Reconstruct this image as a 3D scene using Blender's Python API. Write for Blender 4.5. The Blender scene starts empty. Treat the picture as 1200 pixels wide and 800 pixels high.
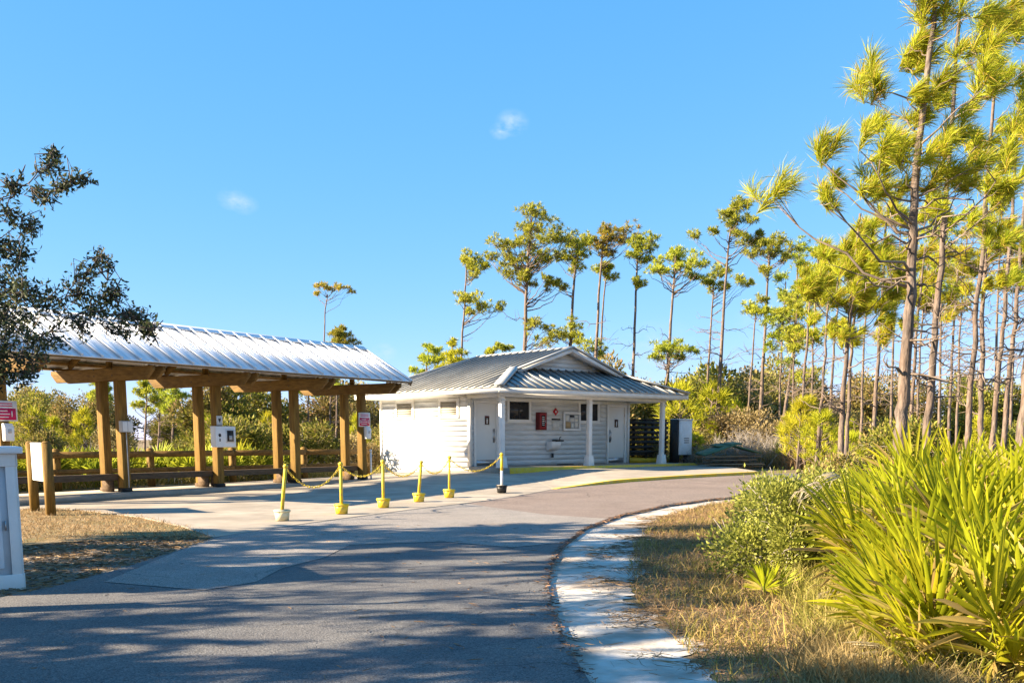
import bpy, bmesh, math, random
import numpy as np
from mathutils import Vector, Matrix
from mathutils.geometry import delaunay_2d_cdt

scene = bpy.context.scene
col = scene.collection
R = math.radians

# ------------------------------------------------------------------ camera
FPX, HZ, PITCH, EYE = 1150.0, 514.0, R(8), 1.55      # focal length in px of a 1200 px wide picture
CYP = HZ + FPX * math.tan(PITCH)
cam_d = bpy.data.cameras.new('camera')
cam_d.sensor_width = 36.0
cam_d.lens = FPX / 1200 * 36.0
cam_d.shift_y = (CYP - 400) / 1200
cam_d.clip_start = 0.05
cam_d.clip_end = 3000
cam = bpy.data.objects.new('camera', cam_d)
col.objects.link(cam)
cam.location = (0, 0, EYE)
cam.rotation_euler = (R(90) - PITCH, 0, 0)
scene.camera = cam

# ------------------------------------------------------------------ light
SUN_EL = R(25)
SUN_AZ = math.atan2(-0.205, -0.979)                     # direction towards the sun in the xy plane
TO_SUN = Vector((math.cos(SUN_AZ) * math.cos(SUN_EL), math.sin(SUN_AZ) * math.cos(SUN_EL), math.sin(SUN_EL)))
world = bpy.data.worlds.new('World')
scene.world = world
world.use_nodes = True
wn, wl = world.node_tree.nodes, world.node_tree.links
wn.clear()
wo = wn.new('ShaderNodeOutputWorld')
bg = wn.new('ShaderNodeBackground')
bg.inputs['Strength'].default_value = 0.1
sky = wn.new('ShaderNodeTexSky')
sky.sky_type = 'NISHITA'
sky.sun_disc = False
sky.sun_elevation = SUN_EL
sky.sun_rotation = R(90) - SUN_AZ
sky.air_density = 0.6
sky.dust_density = 0.0
sky.ozone_density = 6.0
def wmath(op, a, b=None, c=None, clamp=False):
    n = wn.new('ShaderNodeMath'); n.operation = op; n.use_clamp = clamp
    for i, v in enumerate((a, b, c)):
        if v is None: continue
        if isinstance(v, (int, float)): n.inputs[i].default_value = v
        else: wl.new(v, n.inputs[i])
    return n.outputs[0]
# the vivid phone-camera blue: one even grade of the whole sky
sep = wn.new('ShaderNodeSeparateColor'); wl.new(sky.outputs[0], sep.inputs[0])
com = wn.new('ShaderNodeCombineColor')
for i, (gm, kk) in enumerate(((0.93, 1.30), (0.46, 1.0), (0.30, 1.22))):
    wl.new(wmath('MULTIPLY', wmath('POWER', wmath('MULTIPLY', sep.outputs[i], 0.205), gm), kk / 0.414), com.inputs[i])
tc = wn.new('ShaderNodeTexCoord')
# a few thin wisps of cloud low over the trees, and two small ones higher up
mp = wn.new('ShaderNodeMapping'); mp.inputs['Scale'].default_value = (16, 16, 30)
wl.new(tc.outputs['Generated'], mp.inputs['Vector'])
nz = wn.new('ShaderNodeTexNoise'); nz.inputs['Scale'].default_value = 3.0
nz.inputs['Detail'].default_value = 7; nz.inputs['Roughness'].default_value = 0.62
wl.new(mp.outputs[0], nz.inputs['Vector'])
def wisp(u, v, size, stretch=2.2):
    x, y = (u - 600) / FPX, -(v - CYP) / FPX
    d = Vector((x, math.cos(PITCH) + y * math.sin(PITCH), y * math.cos(PITCH) - math.sin(PITCH))).normalized()
    s = wn.new('ShaderNodeVectorMath'); s.operation = 'SUBTRACT'
    wl.new(tc.outputs['Generated'], s.inputs[0]); s.inputs[1].default_value = d
    m = wn.new('ShaderNodeVectorMath'); m.operation = 'MULTIPLY'
    wl.new(s.outputs[0], m.inputs[0]); m.inputs[1].default_value = (1 / size / stretch * 1.6, 1 / size / stretch * 1.6, 1 / size)
    ln = wn.new('ShaderNodeVectorMath'); ln.operation = 'LENGTH'
    wl.new(m.outputs[0], ln.inputs[0])
    return wmath('SUBTRACT', 1.0, ln.outputs['Value'], clamp=True)
tot = None
for u, v, sz, gain in ((600, 144, 0.0125, .62), (586, 154, 0.008, 0.5), (272, 233, 0.011, 0.42), (287, 240, 0.010, 0.42), (770, 412, 0.035, 0.4), (910, 375, 0.03, 0.4),
                       (450, 413, 0.010, 0.7), (-400, 300, 0.07, 0.7), (1700, 260, 0.08, 0.7)):
    w = wmath('MULTIPLY', wisp(u, v, sz), gain)
    tot = w if tot is None else wmath('ADD', tot, w)
cl = wmath('MULTIPLY', tot, wmath('MULTIPLY', wmath('SUBTRACT', nz.outputs['Fac'], 0.36, clamp=True), 4.5), clamp=True)
mixw = wn.new('ShaderNodeMix'); mixw.data_type = 'RGBA'
wl.new(cl, mixw.inputs['Factor'])
wl.new(com.outputs[0], mixw.inputs[6])
mixw.inputs[7].default_value = (1.75, 2.2, 2.5, 1)
wl.new(mixw.outputs[2], bg.inputs['Color'])
wl.new(bg.outputs[0], wo.inputs[0])

sun_d = bpy.data.lights.new('sun', 'SUN')
sun_d.energy = 5.0
sun_d.angle = R(0.53)
sun_d.color = (1.0, 0.82, 0.58)
sun = bpy.data.objects.new('sun', sun_d)
col.objects.link(sun)
sun.rotation_euler = TO_SUN.to_track_quat('Z', 'Y').to_euler()
sun.location = TO_SUN * 60

scene.view_settings.view_transform = 'Standard'
scene.view_settings.look = 'None'
scene.view_settings.exposure = 2.05
scene.view_settings.gamma = 1.0
scene.view_settings.use_curve_mapping = False
scene.render.engine = 'CYCLES'

# ------------------------------------------------------------------ pixel <-> world helpers (layout only)
def ray(u, v):
    x, y = (u - 600) / FPX, -(v - CYP) / FPX
    return Vector((x, math.cos(PITCH) + y * math.sin(PITCH), y * math.cos(PITCH) - math.sin(PITCH)))
def onz(u, v, z):
    d = ray(u, v); return Vector((0, 0, EYE)) + d * ((z - EYE) / d.z)
def ony(u, v, Y):
    d = ray(u, v); return Vector((0, 0, EYE)) + d * (Y / d.y)
def S(t):
    t = min(1.0, max(0.0, t)); return t * t * (3 - 2 * t)
def hgt(x, y):                                         # the ground rises gently to the building
    return .36 * S((y - 20) / 17) * (.45 + .55 * S((x + 6.5) / 5))
def gnd(u, v, dz=0.0):
    z = 0.0
    for i in range(40):
        p = onz(u, v, z + dz); z = .5 * z + .5 * hgt(p.x, p.y)
    return p

# ------------------------------------------------------------------ object helpers
def tag(o, label=None, cat=None, group=None, kind=None):
    if label: o['label'] = label
    if cat: o['category'] = cat
    if group: o['group'] = group
    if kind: o['kind'] = kind
    return o
def empty(name, loc=(0, 0, 0), rz=0.0, label=None, cat=None, group=None):
    o = bpy.data.objects.new(name, None); col.objects.link(o)
    o.empty_display_size = 0.2
    o.location = loc; o.rotation_euler = (0, 0, rz)
    return tag(o, label, cat, group)
def copy_tree(o, parent=None):
    c = o.copy(); col.objects.link(c); c.parent = parent
    for ch in list(o.children): copy_tree(ch, c)
    return c

class G:
    """collects geometry; build() links it as ONE mesh object"""
    def __init__(s):
        s.v = []; s.n = 0; s.f = {3: [], 4: []}; s.other = []
    def add(s, verts, faces, m=0):
        verts = np.asarray(verts, dtype=np.float32).reshape(-1, 3)
        if isinstance(faces, np.ndarray):
            k = faces.shape[1]; s.f[k].append((faces + s.n, m))
        else:
            for k in (3, 4):
                ff = [q for q in faces if len(q) == k]
                if ff: s.f[k].append((np.array(ff, dtype=np.int64) + s.n, m))
            for q in faces:
                if len(q) > 4: s.other.append(([i + s.n for i in q], m))
        s.v.append(verts); s.n += len(verts)
        return s
    def hexa(s, p, m=0):                               # 8 points: bottom ring, top ring
        return s.add(p, [(3, 2, 1, 0), (4, 5, 6, 7), (0, 1, 5, 4), (1, 2, 6, 5), (2, 3, 7, 6), (3, 0, 4, 7)], m)
    def box(s, x0, x1, y0, y1, z0, z1, m=0):
        return s.hexa([(x0, y0, z0), (x1, y0, z0), (x1, y1, z0), (x0, y1, z0),
                       (x0, y0, z1), (x1, y0, z1), (x1, y1, z1), (x0, y1, z1)], m)
    def bar(s, a, b, w, h, up=(0, 0, 1), m=0):         # rectangular bar along a-b
        a, b, up = Vector(a), Vector(b), Vector(up)
        d = (b - a).normalized(); sd = d.cross(up).normalized() * (w / 2); u2 = sd.cross(d).normalized() * (h / 2)
        return s.hexa([a - sd - u2, a + sd - u2, b + sd - u2, b - sd - u2,
                       a - sd + u2, a + sd + u2, b + sd + u2, b - sd + u2], m)
    def tube(s, pts, rad, n=6, m=0, cap=True):
        pts = [Vector(p) for p in pts]; k = len(pts)
        if not hasattr(rad, '__len__'): rad = [rad] * k
        d0 = (pts[1] - pts[0]).normalized()
        ref = Vector((1, 0, 0)) if abs(d0.x) < .8 else Vector((0, 1, 0))
        vs = []
        for i in range(k):
            d = (pts[min(i + 1, k - 1)] - pts[max(i - 1, 0)])
            d = d.normalized() if d.length > 1e-9 else d0
            sx = d.cross(ref)
            if sx.length < 1e-4: sx = d.cross(Vector((0, 0, 1)))
            sx.normalize(); sy = d.cross(sx)
            for j in range(n):
                t = 2 * math.pi * j / n
                q = pts[i] + (sx * math.cos(t) + sy * math.sin(t)) * rad[i]
                vs.append((q.x, q.y, q.z))
        fs = [(i * n + j, (i * n + (j + 1) % n), ((i + 1) * n + (j + 1) % n), (i + 1) * n + j) for i in range(k - 1) for j in range(n)]
        if cap and n > 4:
            fs.append(tuple(range(n - 1, -1, -1))); fs.append(tuple((k - 1) * n + j for j in range(n)))
        elif cap and n in (3, 4):
            fs.append(tuple((k - 1) * n + j for j in range(n)))
        return s.add(vs, fs, m)
    def prism(s, prof, a0, a1, axis='x', m=0):         # profile of 2d points extruded along an axis
        n = len(prof)
        def P(a, p): return {'x': (a, p[0], p[1]), 'y': (p[0], a, p[1]), 'z': (p[0], p[1], a)}[axis]
        vs = [P(a0, p) for p in prof] + [P(a1, p) for p in prof]
        fs = [(i, (i + 1) % n, n + (i + 1) % n, n + i) for i in range(n)]
        fs += [tuple(range(n - 1, -1, -1)), tuple(range(n, 2 * n))]
        return s.add(vs, fs, m)
    def mesh(s, name, mats, smooth=False, fix=False):
        me = bpy.data.meshes.new(name)
        if s.n == 0: return me
        V = np.concatenate(s.v).astype(np.float32)
        loops, tot, mi = [], [], []
        for k in (3, 4):
            for f, m in s.f[k]:
                loops.append(f.reshape(-1)); tot.append(np.full(len(f), k)); mi.append(np.full(len(f), m))
        for q, m in s.other:
            loops.append(np.array(q)); tot.append(np.array([len(q)])); mi.append(np.array([m]))
        L = np.concatenate(loops).astype(np.int32); T = np.concatenate(tot).astype(np.int32); M = np.concatenate(mi).astype(np.int32)
        me.vertices.add(len(V)); me.vertices.foreach_set('co', V.reshape(-1))
        me.loops.add(len(L)); me.loops.foreach_set('vertex_index', L)
        me.polygons.add(len(T))
        me.polygons.foreach_set('loop_start', np.concatenate([[0], np.cumsum(T)[:-1]]).astype(np.int32))
        me.polygons.foreach_set('loop_total', T)
        me.polygons.foreach_set('material_index', M)
        if smooth: me.polygons.foreach_set('use_smooth', np.ones(len(T), dtype=bool))
        for mt in (mats if isinstance(mats, (list, tuple)) else [mats]): me.materials.append(mt)
        me.update(calc_edges=True)
        if fix:
            bm = bmesh.new(); bm.from_mesh(me); bmesh.ops.recalc_face_normals(bm, faces=bm.faces); bm.to_mesh(me); bm.free()
        return me
    def build(s, name, mats, parent=None, smooth=False, fix=True, bevel=0):
        me = s.mesh(name, mats, smooth, fix)
        o = bpy.data.objects.new(name, me); col.objects.link(o)
        if parent is not None: o.parent = parent
        if bevel:
            b = o.modifiers.new('bevel', 'BEVEL'); b.width = bevel; b.segments = 2; b.limit_method = 'ANGLE'; b.angle_limit = R(50)
        return o
def obj(name, me, parent=None, loc=None):
    o = bpy.data.objects.new(name, me); col.objects.link(o)
    if parent is not None: o.parent = parent
    if loc is not None: o.location = loc
    return o

# ------------------------------------------------------------------ materials
def mat(name, c1, c2=None, scale=4.0, rough=0.8, metal=0.0, bump=0.0, bscale=None, detail=5, stretch=(1, 1, 1), spec=0.3,
        c3=None, scale3=1.0, amt3=0.6, coords='Object', contrast=(0.35, 0.65), island=0.0):
    m = bpy.data.materials.new(name); m.use_nodes = True
    n, l = m.node_tree.nodes, m.node_tree.links
    b = n['Principled BSDF']
    b.inputs['Roughness'].default_value = rough; b.inputs['Metallic'].default_value = metal
    b.inputs['Specular IOR Level'].default_value = spec
    tcn = n.new('ShaderNodeTexCoord'); mpn = n.new('ShaderNodeMapping'); mpn.inputs['Scale'].default_value = stretch
    l.new(tcn.outputs[coords], mpn.inputs['Vector'])
    out = None
    if c2 is not None:
        nn = n.new('ShaderNodeTexNoise'); nn.inputs['Scale'].default_value = scale; nn.inputs['Detail'].default_value = detail
        nn.inputs['Roughness'].default_value = 0.65
        l.new(mpn.outputs[0], nn.inputs['Vector'])
        cr = n.new('ShaderNodeValToRGB'); cr.color_ramp.elements[0].position = contrast[0]; cr.color_ramp.elements[1].position = contrast[1]
        cr.color_ramp.elements[0].color = (*c1, 1); cr.color_ramp.elements[1].color = (*c2, 1)
        l.new(nn.outputs['Fac'], cr.inputs['Fac']); out = cr.outputs[0]
        if c3 is not None:
            n3 = n.new('ShaderNodeTexNoise'); n3.inputs['Scale'].default_value = scale3; n3.inputs['Detail'].default_value = 6
            l.new(mpn.outputs[0], n3.inputs['Vector'])
            r3 = n.new('ShaderNodeValToRGB'); r3.color_ramp.elements[0].position = 0.45; r3.color_ramp.elements[1].position = 0.62
            r3.color_ramp.elements[1].color = (amt3, amt3, amt3, 1)
            l.new(n3.outputs['Fac'], r3.inputs['Fac'])
            mx = n.new('ShaderNodeMix'); mx.data_type = 'RGBA'
            l.new(r3.outputs[0], mx.inputs['Factor']); l.new(out, mx.inputs[6]); mx.inputs[7].default_value = (*c3, 1); out = mx.outputs[2]
    else:
        rgb = n.new('ShaderNodeRGB'); rgb.outputs[0].default_value = (*c1, 1); out = rgb.outputs[0]
    if island:
        oi = n.new('ShaderNodeObjectInfo')
        hv = n.new('ShaderNodeHueSaturation')
        mr = n.new('ShaderNodeMapRange'); mr.inputs['To Min'].default_value = 1 - island; mr.inputs['To Max'].default_value = 1 + island
        l.new(oi.outputs['Random'], mr.inputs['Value']); l.new(mr.outputs[0], hv.inputs['Value']); l.new(out, hv.inputs['Color']); out = hv.outputs[0]
    l.new(out, b.inputs['Base Color'])
    if bump:
        bn = n.new('ShaderNodeTexNoise'); bn.inputs['Scale'].default_value = bscale or scale * 4; bn.inputs['Detail'].default_value = 5
        l.new(mpn.outputs[0], bn.inputs['Vector'])
        bp = n.new('ShaderNodeBump'); bp.inputs['Strength'].default_value = bump; bp.inputs['Distance'].default_value = 0.02
        l.new(bn.outputs['Fac'], bp.inputs['Height']); l.new(bp.outputs[0], b.inputs['Normal'])
    return m

def leafmat(name, dark, light, trans=0.35, objvar=0.25, tip=None, rough=0.6, tcol=None):
    """leaf: colour varies leaf by leaf and plant by plant; some light passes through"""
    m = bpy.data.materials.new(name); m.use_nodes = True
    n, l = m.node_tree.nodes, m.node_tree.links
    b = n['Principled BSDF']; out = n['Material Output']
    b.inputs['Roughness'].default_value = rough; b.inputs['Specular IOR Level'].default_value = 0.25
    g = n.new('ShaderNodeNewGeometry')
    cr = n.new('ShaderNodeValToRGB')
    cr.color_ramp.elements[0].color = (*dark, 1); cr.color_ramp.elements[1].color = (*light, 1)
    cr.color_ramp.elements[0].position = 0.1; cr.color_ramp.elements[1].position = 0.8
    if tip is not None:
        e = cr.color_ramp.elements.new(0.93); e.color = (*tip, 1)
    l.new(g.outputs['Random Per Island'], cr.inputs['Fac'])
    oi = n.new('ShaderNodeObjectInfo')
    hv = n.new('ShaderNodeHueSaturation')
    mr = n.new('ShaderNodeMapRange'); mr.inputs['To Min'].default_value = 1 - objvar; mr.inputs['To Max'].default_value = 1 + objvar
    l.new(oi.outputs['Random'], mr.inputs['Value']); l.new(mr.outputs[0], hv.inputs['Value'])
    mh = n.new('ShaderNodeMapRange'); mh.inputs['From Max'].default_value = 0.37; mh.inputs['To Min'].default_value = 0.485; mh.inputs['To Max'].default_value = 0.515
    fr = n.new('ShaderNodeMath'); fr.operation = 'MODULO'; fr.inputs[1].default_value = 0.37
    l.new(oi.outputs['Random'], fr.inputs[0]); l.new(fr.outputs[0], mh.inputs['Value']); l.new(mh.outputs[0], hv.inputs['Hue'])
    l.new(cr.outputs[0], hv.inputs['Color'])
    l.new(hv.outputs[0], b.inputs['Base Color'])
    t = n.new('ShaderNodeBsdfTranslucent')
    l.new(hv.outputs[0], t.inputs['Color'])
    mx = n.new('ShaderNodeMixShader'); mx.inputs[0].default_value = trans
    l.new(b.outputs[0], mx.inputs[1]); l.new(t.outputs[0], mx.inputs[2]); l.new(mx.outputs[0], out.inputs['Surface'])
    return m

def asphalt(name, c_dark, c_light, tint=None, crack=0.6):
    m = mat(name, c_dark, c_light, scale=1.1, rough=0.92, bump=0.6, bscale=70, detail=6, contrast=(0.3, 0.72), c3=tint, scale3=0.35, amt3=0.5)
    n, l = m.node_tree.nodes, m.node_tree.links
    b = n['Principled BSDF']; src = b.inputs['Base Color'].links[0].from_socket
    tcn = n.new('ShaderNodeTexCoord')
    # stones in the binder
    vo = n.new('ShaderNodeTexVoronoi'); vo.inputs['Scale'].default_value = 105
    l.new(tcn.outputs['Object'], vo.inputs['Vector'])
    sp = n.new('ShaderNodeSeparateColor'); l.new(vo.outputs['Color'], sp.inputs[0])
    mr = n.new('ShaderNodeMapRange'); mr.inputs['To Min'].default_value = 0.5; mr.inputs['To Max'].default_value = 1.55
    l.new(sp.outputs[0], mr.inputs['Value'])
    mu = n.new('ShaderNodeMix'); mu.data_type = 'RGBA'; mu.blend_type = 'MULTIPLY'; mu.inputs['Factor'].default_value = 1
    l.new(src, mu.inputs[6]); l.new(mr.outputs[0], mu.inputs[7])
    # thin wandering cracks, only here and there
    wv = n.new('ShaderNodeTexNoise'); wv.inputs['Scale'].default_value = 1.6; wv.inputs['Detail'].default_value = 4
    l.new(tcn.outputs['Object'], wv.inputs['Vector'])
    av = n.new('ShaderNodeVectorMath'); av.operation = 'MULTIPLY_ADD'; av.inputs[1].default_value = (.7, .7, 0); l.new(wv.outputs['Color'], av.inputs[0]); l.new(tcn.outputs['Object'], av.inputs[2])
    v2 = n.new('ShaderNodeTexVoronoi'); v2.feature = 'DISTANCE_TO_EDGE'; v2.inputs['Scale'].default_value = 0.42
    l.new(av.outputs[0], v2.inputs['Vector'])
    cm = n.new('ShaderNodeMapRange'); cm.inputs['From Max'].default_value = 0.008; cm.inputs['To Min'].default_value = crack; cm.inputs['To Max'].default_value = 0
    l.new(v2.outputs['Distance'], cm.inputs['Value'])
    nk = n.new('ShaderNodeTexNoise'); nk.inputs['Scale'].default_value = 0.23; l.new(tcn.outputs['Object'], nk.inputs['Vector'])
    nm = n.new('ShaderNodeMapRange'); nm.inputs['From Min'].default_value = .5; nm.inputs['From Max'].default_value = .6; l.new(nk.outputs['Fac'], nm.inputs['Value'])
    ml = n.new('ShaderNodeMath'); ml.operation = 'MULTIPLY'; l.new(cm.outputs[0], ml.inputs[0]); l.new(nm.outputs[0], ml.inputs[1])
    m2 = n.new('ShaderNodeMix'); m2.data_type = 'RGBA'; l.new(ml.outputs[0], m2.inputs['Factor']); l.new(mu.outputs[2], m2.inputs[6]); m2.inputs[7].default_value = (.02, .02, .02, 1)
    l.new(m2.outputs[2], b.inputs['Base Color'])
    return m

M = {}
M['asphalt'] = asphalt('asphalt', (0.095, 0.095, 0.10), (0.155, 0.15, 0.145), tint=(0.15, 0.138, 0.13))
M['asphalt_old'] = asphalt('old_asphalt', (0.19, 0.175, 0.165), (0.28, 0.255, 0.235), tint=(0.25, 0.22, 0.195))
M['asphalt_red'] = asphalt('reddish_asphalt', (0.165, 0.128, 0.11), (0.235, 0.185, 0.16), tint=(0.21, 0.17, 0.15))
M['concrete'] = mat('concrete', (0.29, 0.25, 0.20), (0.41, 0.355, 0.29), scale=1.3, rough=0.9, bump=0.15, bscale=60, c3=(0.23, 0.20, 0.165), scale3=0.6, amt3=0.5)
M['yellow_paint'] = mat('yellow_paint', (0.74, 0.44, 0.03), (0.86, 0.55, 0.05), scale=3, rough=0.65, bump=0.1, bscale=40, c3=(0.55, 0.40, 0.18), scale3=5, amt3=0.5)
M['sand'] = mat('sand', (0.42, 0.385, 0.34), (0.64, 0.60, 0.55), scale=2.6, rough=0.95, bump=0.9, bscale=9, c3=(0.22, 0.165, 0.12), scale3=1.1, amt3=0.75)
M['ground'] = mat('ground_litter', (0.16, 0.105, 0.055), (0.34, 0.25, 0.14), scale=5, rough=0.95, bump=0.6, bscale=40, c3=(0.11, 0.10, 0.045), scale3=0.5, amt3=0.7)
M['straw_ground'] = mat('straw_ground', (0.17, 0.115, 0.055), (0.34, 0.245, 0.125), scale=9, rough=0.95, bump=0.7, bscale=50, c3=(0.13, 0.125, 0.045), scale3=1.4, amt3=0.6)
M['dirt'] = mat('dirt', (0.13, 0.10, 0.08), (0.27, 0.22, 0.17), scale=6, rough=0.95, bump=0.6, bscale=40, c3=(0.34, 0.29, 0.22), scale3=1.5, amt3=0.6)
M['timber'] = mat('treated_timber', (0.115, 0.064, 0.012), (0.25, 0.145, 0.028), scale=3.0, rough=0.75, bump=0.25, bscale=30, stretch=(6, 6, 0.6), island=0.12)
M['timber_h'] = mat('timber_beam', (0.11, 0.063, 0.017), (0.22, 0.13, 0.036), scale=3.0, rough=0.75, bump=0.25, bscale=30, stretch=(3, 1.2, 6), island=0.12)
M['timber_old'] = mat('weathered_timber', (0.075, 0.05, 0.03), (0.15, 0.10, 0.06), scale=3.0, rough=0.85, bump=0.3, bscale=30, stretch=(1, 6, 6), island=0.15)
M['white'] = mat('white_paint', (0.70, 0.69, 0.66), (0.80, 0.79, 0.77), scale=1.5, rough=0.55, bump=0.04, bscale=30, c3=(0.62, 0.60, 0.56), scale3=2.5, amt3=0.3)
M['siding'] = mat('painted_siding', (0.62, 0.63, 0.63), (0.71, 0.72, 0.72), scale=1.2, rough=0.6, bump=0.08, bscale=22, stretch=(1, 1, 5), c3=(0.50, 0.50, 0.47), scale3=1.8, amt3=0.4, island=0.025)
M['door'] = mat('door_paint', (0.66, 0.65, 0.62), (0.73, 0.72, 0.69), scale=1.5, rough=0.45, c3=(0.58, 0.57, 0.54), scale3=3, amt3=0.25)
M['roof'] = mat('grey_metal_roof', (0.27, 0.266, 0.25), (0.37, 0.365, 0.345), scale=0.9, rough=0.55, metal=0.12, stretch=(1, 1, 1), c3=(0.25, 0.25, 0.23), scale3=1.4, amt3=0.5, island=0.03)
M['roof_rib'] = mat('grey_metal_rib', (0.38, 0.375, 0.355), (0.46, 0.455, 0.43), scale=0.9, rough=0.55, metal=0.12)
M['galv'] = mat('bright_metal_roof', (0.76, 0.77, 0.79), (0.86, 0.86, 0.87), scale=0.8, rough=0.4, metal=0.3, c3=(0.66, 0.69, 0.73), scale3=1.2, amt3=0.4, island=0.03)
M['dark_metal'] = mat('dark_metal', (0.03, 0.03, 0.032), (0.06, 0.06, 0.06), scale=5, rough=0.5, metal=0.3)
M['steel'] = mat('brushed_steel', (0.42, 0.42, 0.43), (0.52, 0.52, 0.53), scale=8, rough=0.35, metal=0.9)
M['black_wood'] = mat('black_stained_wood', (0.018, 0.017, 0.016), (0.04, 0.037, 0.034), scale=3, rough=0.7, bump=0.2, stretch=(1, 5, 5))
M['glass_dark'] = mat('dark_window', (0.012, 0.013, 0.016), (0.03, 0.03, 0.035), scale=2, rough=0.25, spec=0.5)
M['cream'] = mat('cream_louver', (0.33, 0.30, 0.24), (0.42, 0.38, 0.31), scale=2, rough=0.6)
M['cab_red'] = mat('cabinet_red', (0.22, 0.014, 0.018), (0.30, 0.02, 0.025), scale=3, rough=0.4)
M['red'] = mat('red_enamel', (0.50, 0.02, 0.025), (0.58, 0.03, 0.04), scale=3, rough=0.4)
M['dark_red'] = mat('dark_red_enamel', (0.10, 0.008, 0.010), (0.15, 0.012, 0.015), scale=3, rough=0.4)
M['magenta'] = mat('sign_red', (0.56, 0.012, 0.10), (0.62, 0.02, 0.12), scale=3, rough=0.45)
M['sign_white'] = mat('sign_white', (0.74, 0.74, 0.73), (0.80, 0.80, 0.79), scale=3, rough=0.4)
M['plastic_grey'] = mat('grey_plastic', (0.40, 0.41, 0.42), (0.47, 0.48, 0.49), scale=3, rough=0.5)
M['cabinet_grey'] = mat('pale_cabinet', (0.68, 0.70, 0.71), (0.76, 0.77, 0.78), scale=2, rough=0.45, c3=(0.5, 0.5, 0.49), scale3=3, amt3=0.4)
M['black'] = mat('black_plastic', (0.012, 0.012, 0.012), (0.025, 0.025, 0.025), scale=6, rough=0.45)
M['paper'] = mat('paper', (0.68, 0.67, 0.62), (0.78, 0.77, 0.73), scale=4, rough=0.7)
M['tan_card'] = mat('tan_card', (0.40, 0.27, 0.13), (0.52, 0.37, 0.2), scale=6, rough=0.7)
M['brown_sign'] = mat('brown_sign', (0.05, 0.025, 0.015), (0.08, 0.04, 0.025), scale=6, rough=0.5)
M['yellow_post'] = mat('yellow_plastic', (0.72, 0.50, 0.02), (0.80, 0.58, 0.03), scale=4, rough=0.45, c3=(0.40, 0.32, 0.13), scale3=9, amt3=0.55)
M['booth'] = mat('booth_paint', (0.60, 0.64, 0.68), (0.68, 0.71, 0.74), scale=2, rough=0.55, bump=0.1, bscale=25, c3=(0.50, 0.53, 0.55), scale3=4, amt3=0.4)
M['kayak'] = mat('yellow_hull', (0.55, 0.33, 0.02), (0.66, 0.42, 0.03), scale=3, rough=0.4)
M['pile_wood'] = mat('pile_wood', (0.20, 0.14, 0.085), (0.34, 0.25, 0.16), scale=4, rough=0.85, stretch=(1, 6, 6), island=0.25)
M['green_tarp'] = mat('green_boards', (0.05, 0.11, 0.065), (0.09, 0.17, 0.10), scale=4, rough=0.6, bump=0.3, bscale=8)
M['bark'] = mat('pine_bark', (0.055, 0.042, 0.035), (0.22, 0.175, 0.148), scale=6, rough=0.95, bump=1.0, bscale=16, stretch=(2.2, 2.2, 0.55), c3=(0.20, 0.13, 0.09), scale3=4, amt3=0.4)
M['bark_far'] = mat('far_pine_bark', (0.10, 0.075, 0.06), (0.23, 0.175, 0.14), scale=5, rough=0.95, bump=0.5, bscale=12, stretch=(2, 2, 0.6))
M['twig'] = mat('grey_twig', (0.22, 0.19, 0.165), (0.38, 0.345, 0.31), scale=6, rough=0.9)
M['limb'] = mat('pale_limb', (0.11, 0.082, 0.063), (0.26, 0.205, 0.165), scale=5, rough=0.9)
M['oak_bark'] = mat('oak_bark', (0.07, 0.055, 0.045), (0.15, 0.125, 0.105), scale=8, rough=0.95, bump=0.7, bscale=18)
M['needle_near'] = leafmat('near_pine_needle', (0.25, 0.29, 0.015), (0.60, 0.60, 0.035), trans=0.5, objvar=0.1, tip=(0.56, 0.36, 0.08))
M['needle_mid'] = leafmat('pine_needle', (0.19, 0.24, 0.02), (0.52, 0.53, 0.06), trans=0.45, objvar=0.16)
M['needle_rust'] = leafmat('rusty_pine_needle', (0.21, 0.19, 0.022), (0.48, 0.40, 0.05), trans=0.4, objvar=0.15, tip=(0.5, 0.27, 0.08))
M['needle_sap'] = leafmat('sapling_needle', (0.26, 0.29, 0.015), (0.55, 0.52, 0.03), trans=0.42, objvar=0.15)
M['leaf_olive'] = leafmat('olive_leaf', (0.115, 0.105, 0.028), (0.36, 0.31, 0.08), trans=0.36, objvar=0.3, tip=(0.42, 0.28, 0.12))
M['leaf_green'] = leafmat('green_leaf', (0.10, 0.115, 0.018), (0.33, 0.325, 0.045), trans=0.38, objvar=0.3, tip=(0.36, 0.27, 0.09))
M['leaf_brown'] = leafmat('brown_scrub_leaf', (0.18, 0.125, 0.05), (0.36, 0.27, 0.12), trans=0.3, objvar=0.25)
M['leaf_oak'] = leafmat('oak_leaf', (0.020, 0.029, 0.014), (0.075, 0.09, 0.034), trans=0.22, objvar=0.1)
M['leaf_myrtle'] = leafmat('myrtle_leaf', (0.17, 0.20, 0.03), (0.43, 0.44, 0.09), trans=0.4, objvar=0.1)
M['palm'] = leafmat('palmetto_blade', (0.27, 0.285, 0.011), (0.58, 0.56, 0.024), trans=0.52, objvar=0.2, tip=(0.48, 0.36, 0.12), rough=0.5)
M['palm_far'] = leafmat('far_palmetto_blade', (0.16, 0.19, 0.015), (0.42, 0.43, 0.035), trans=0.4, objvar=0.2)
M['palm_dead'] = leafmat('dead_palmetto_blade', (0.30, 0.235, 0.15), (0.50, 0.43, 0.32), trans=0.2, objvar=0.1)
M['straw'] = leafmat('dry_grass_blade', (0.20, 0.135, 0.055), (0.43, 0.31, 0.14), trans=0.3, objvar=0.1)
M['grass'] = leafmat('grass_blade', (0.17, 0.17, 0.03), (0.43, 0.36, 0.09), trans=0.3, objvar=0.1, tip=(0.5, 0.38, 0.16))
M['litter'] = leafmat('pine_straw', (0.09, 0.06, 0.04), (0.28, 0.17, 0.085), trans=0.05, objvar=0.1)

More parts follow.
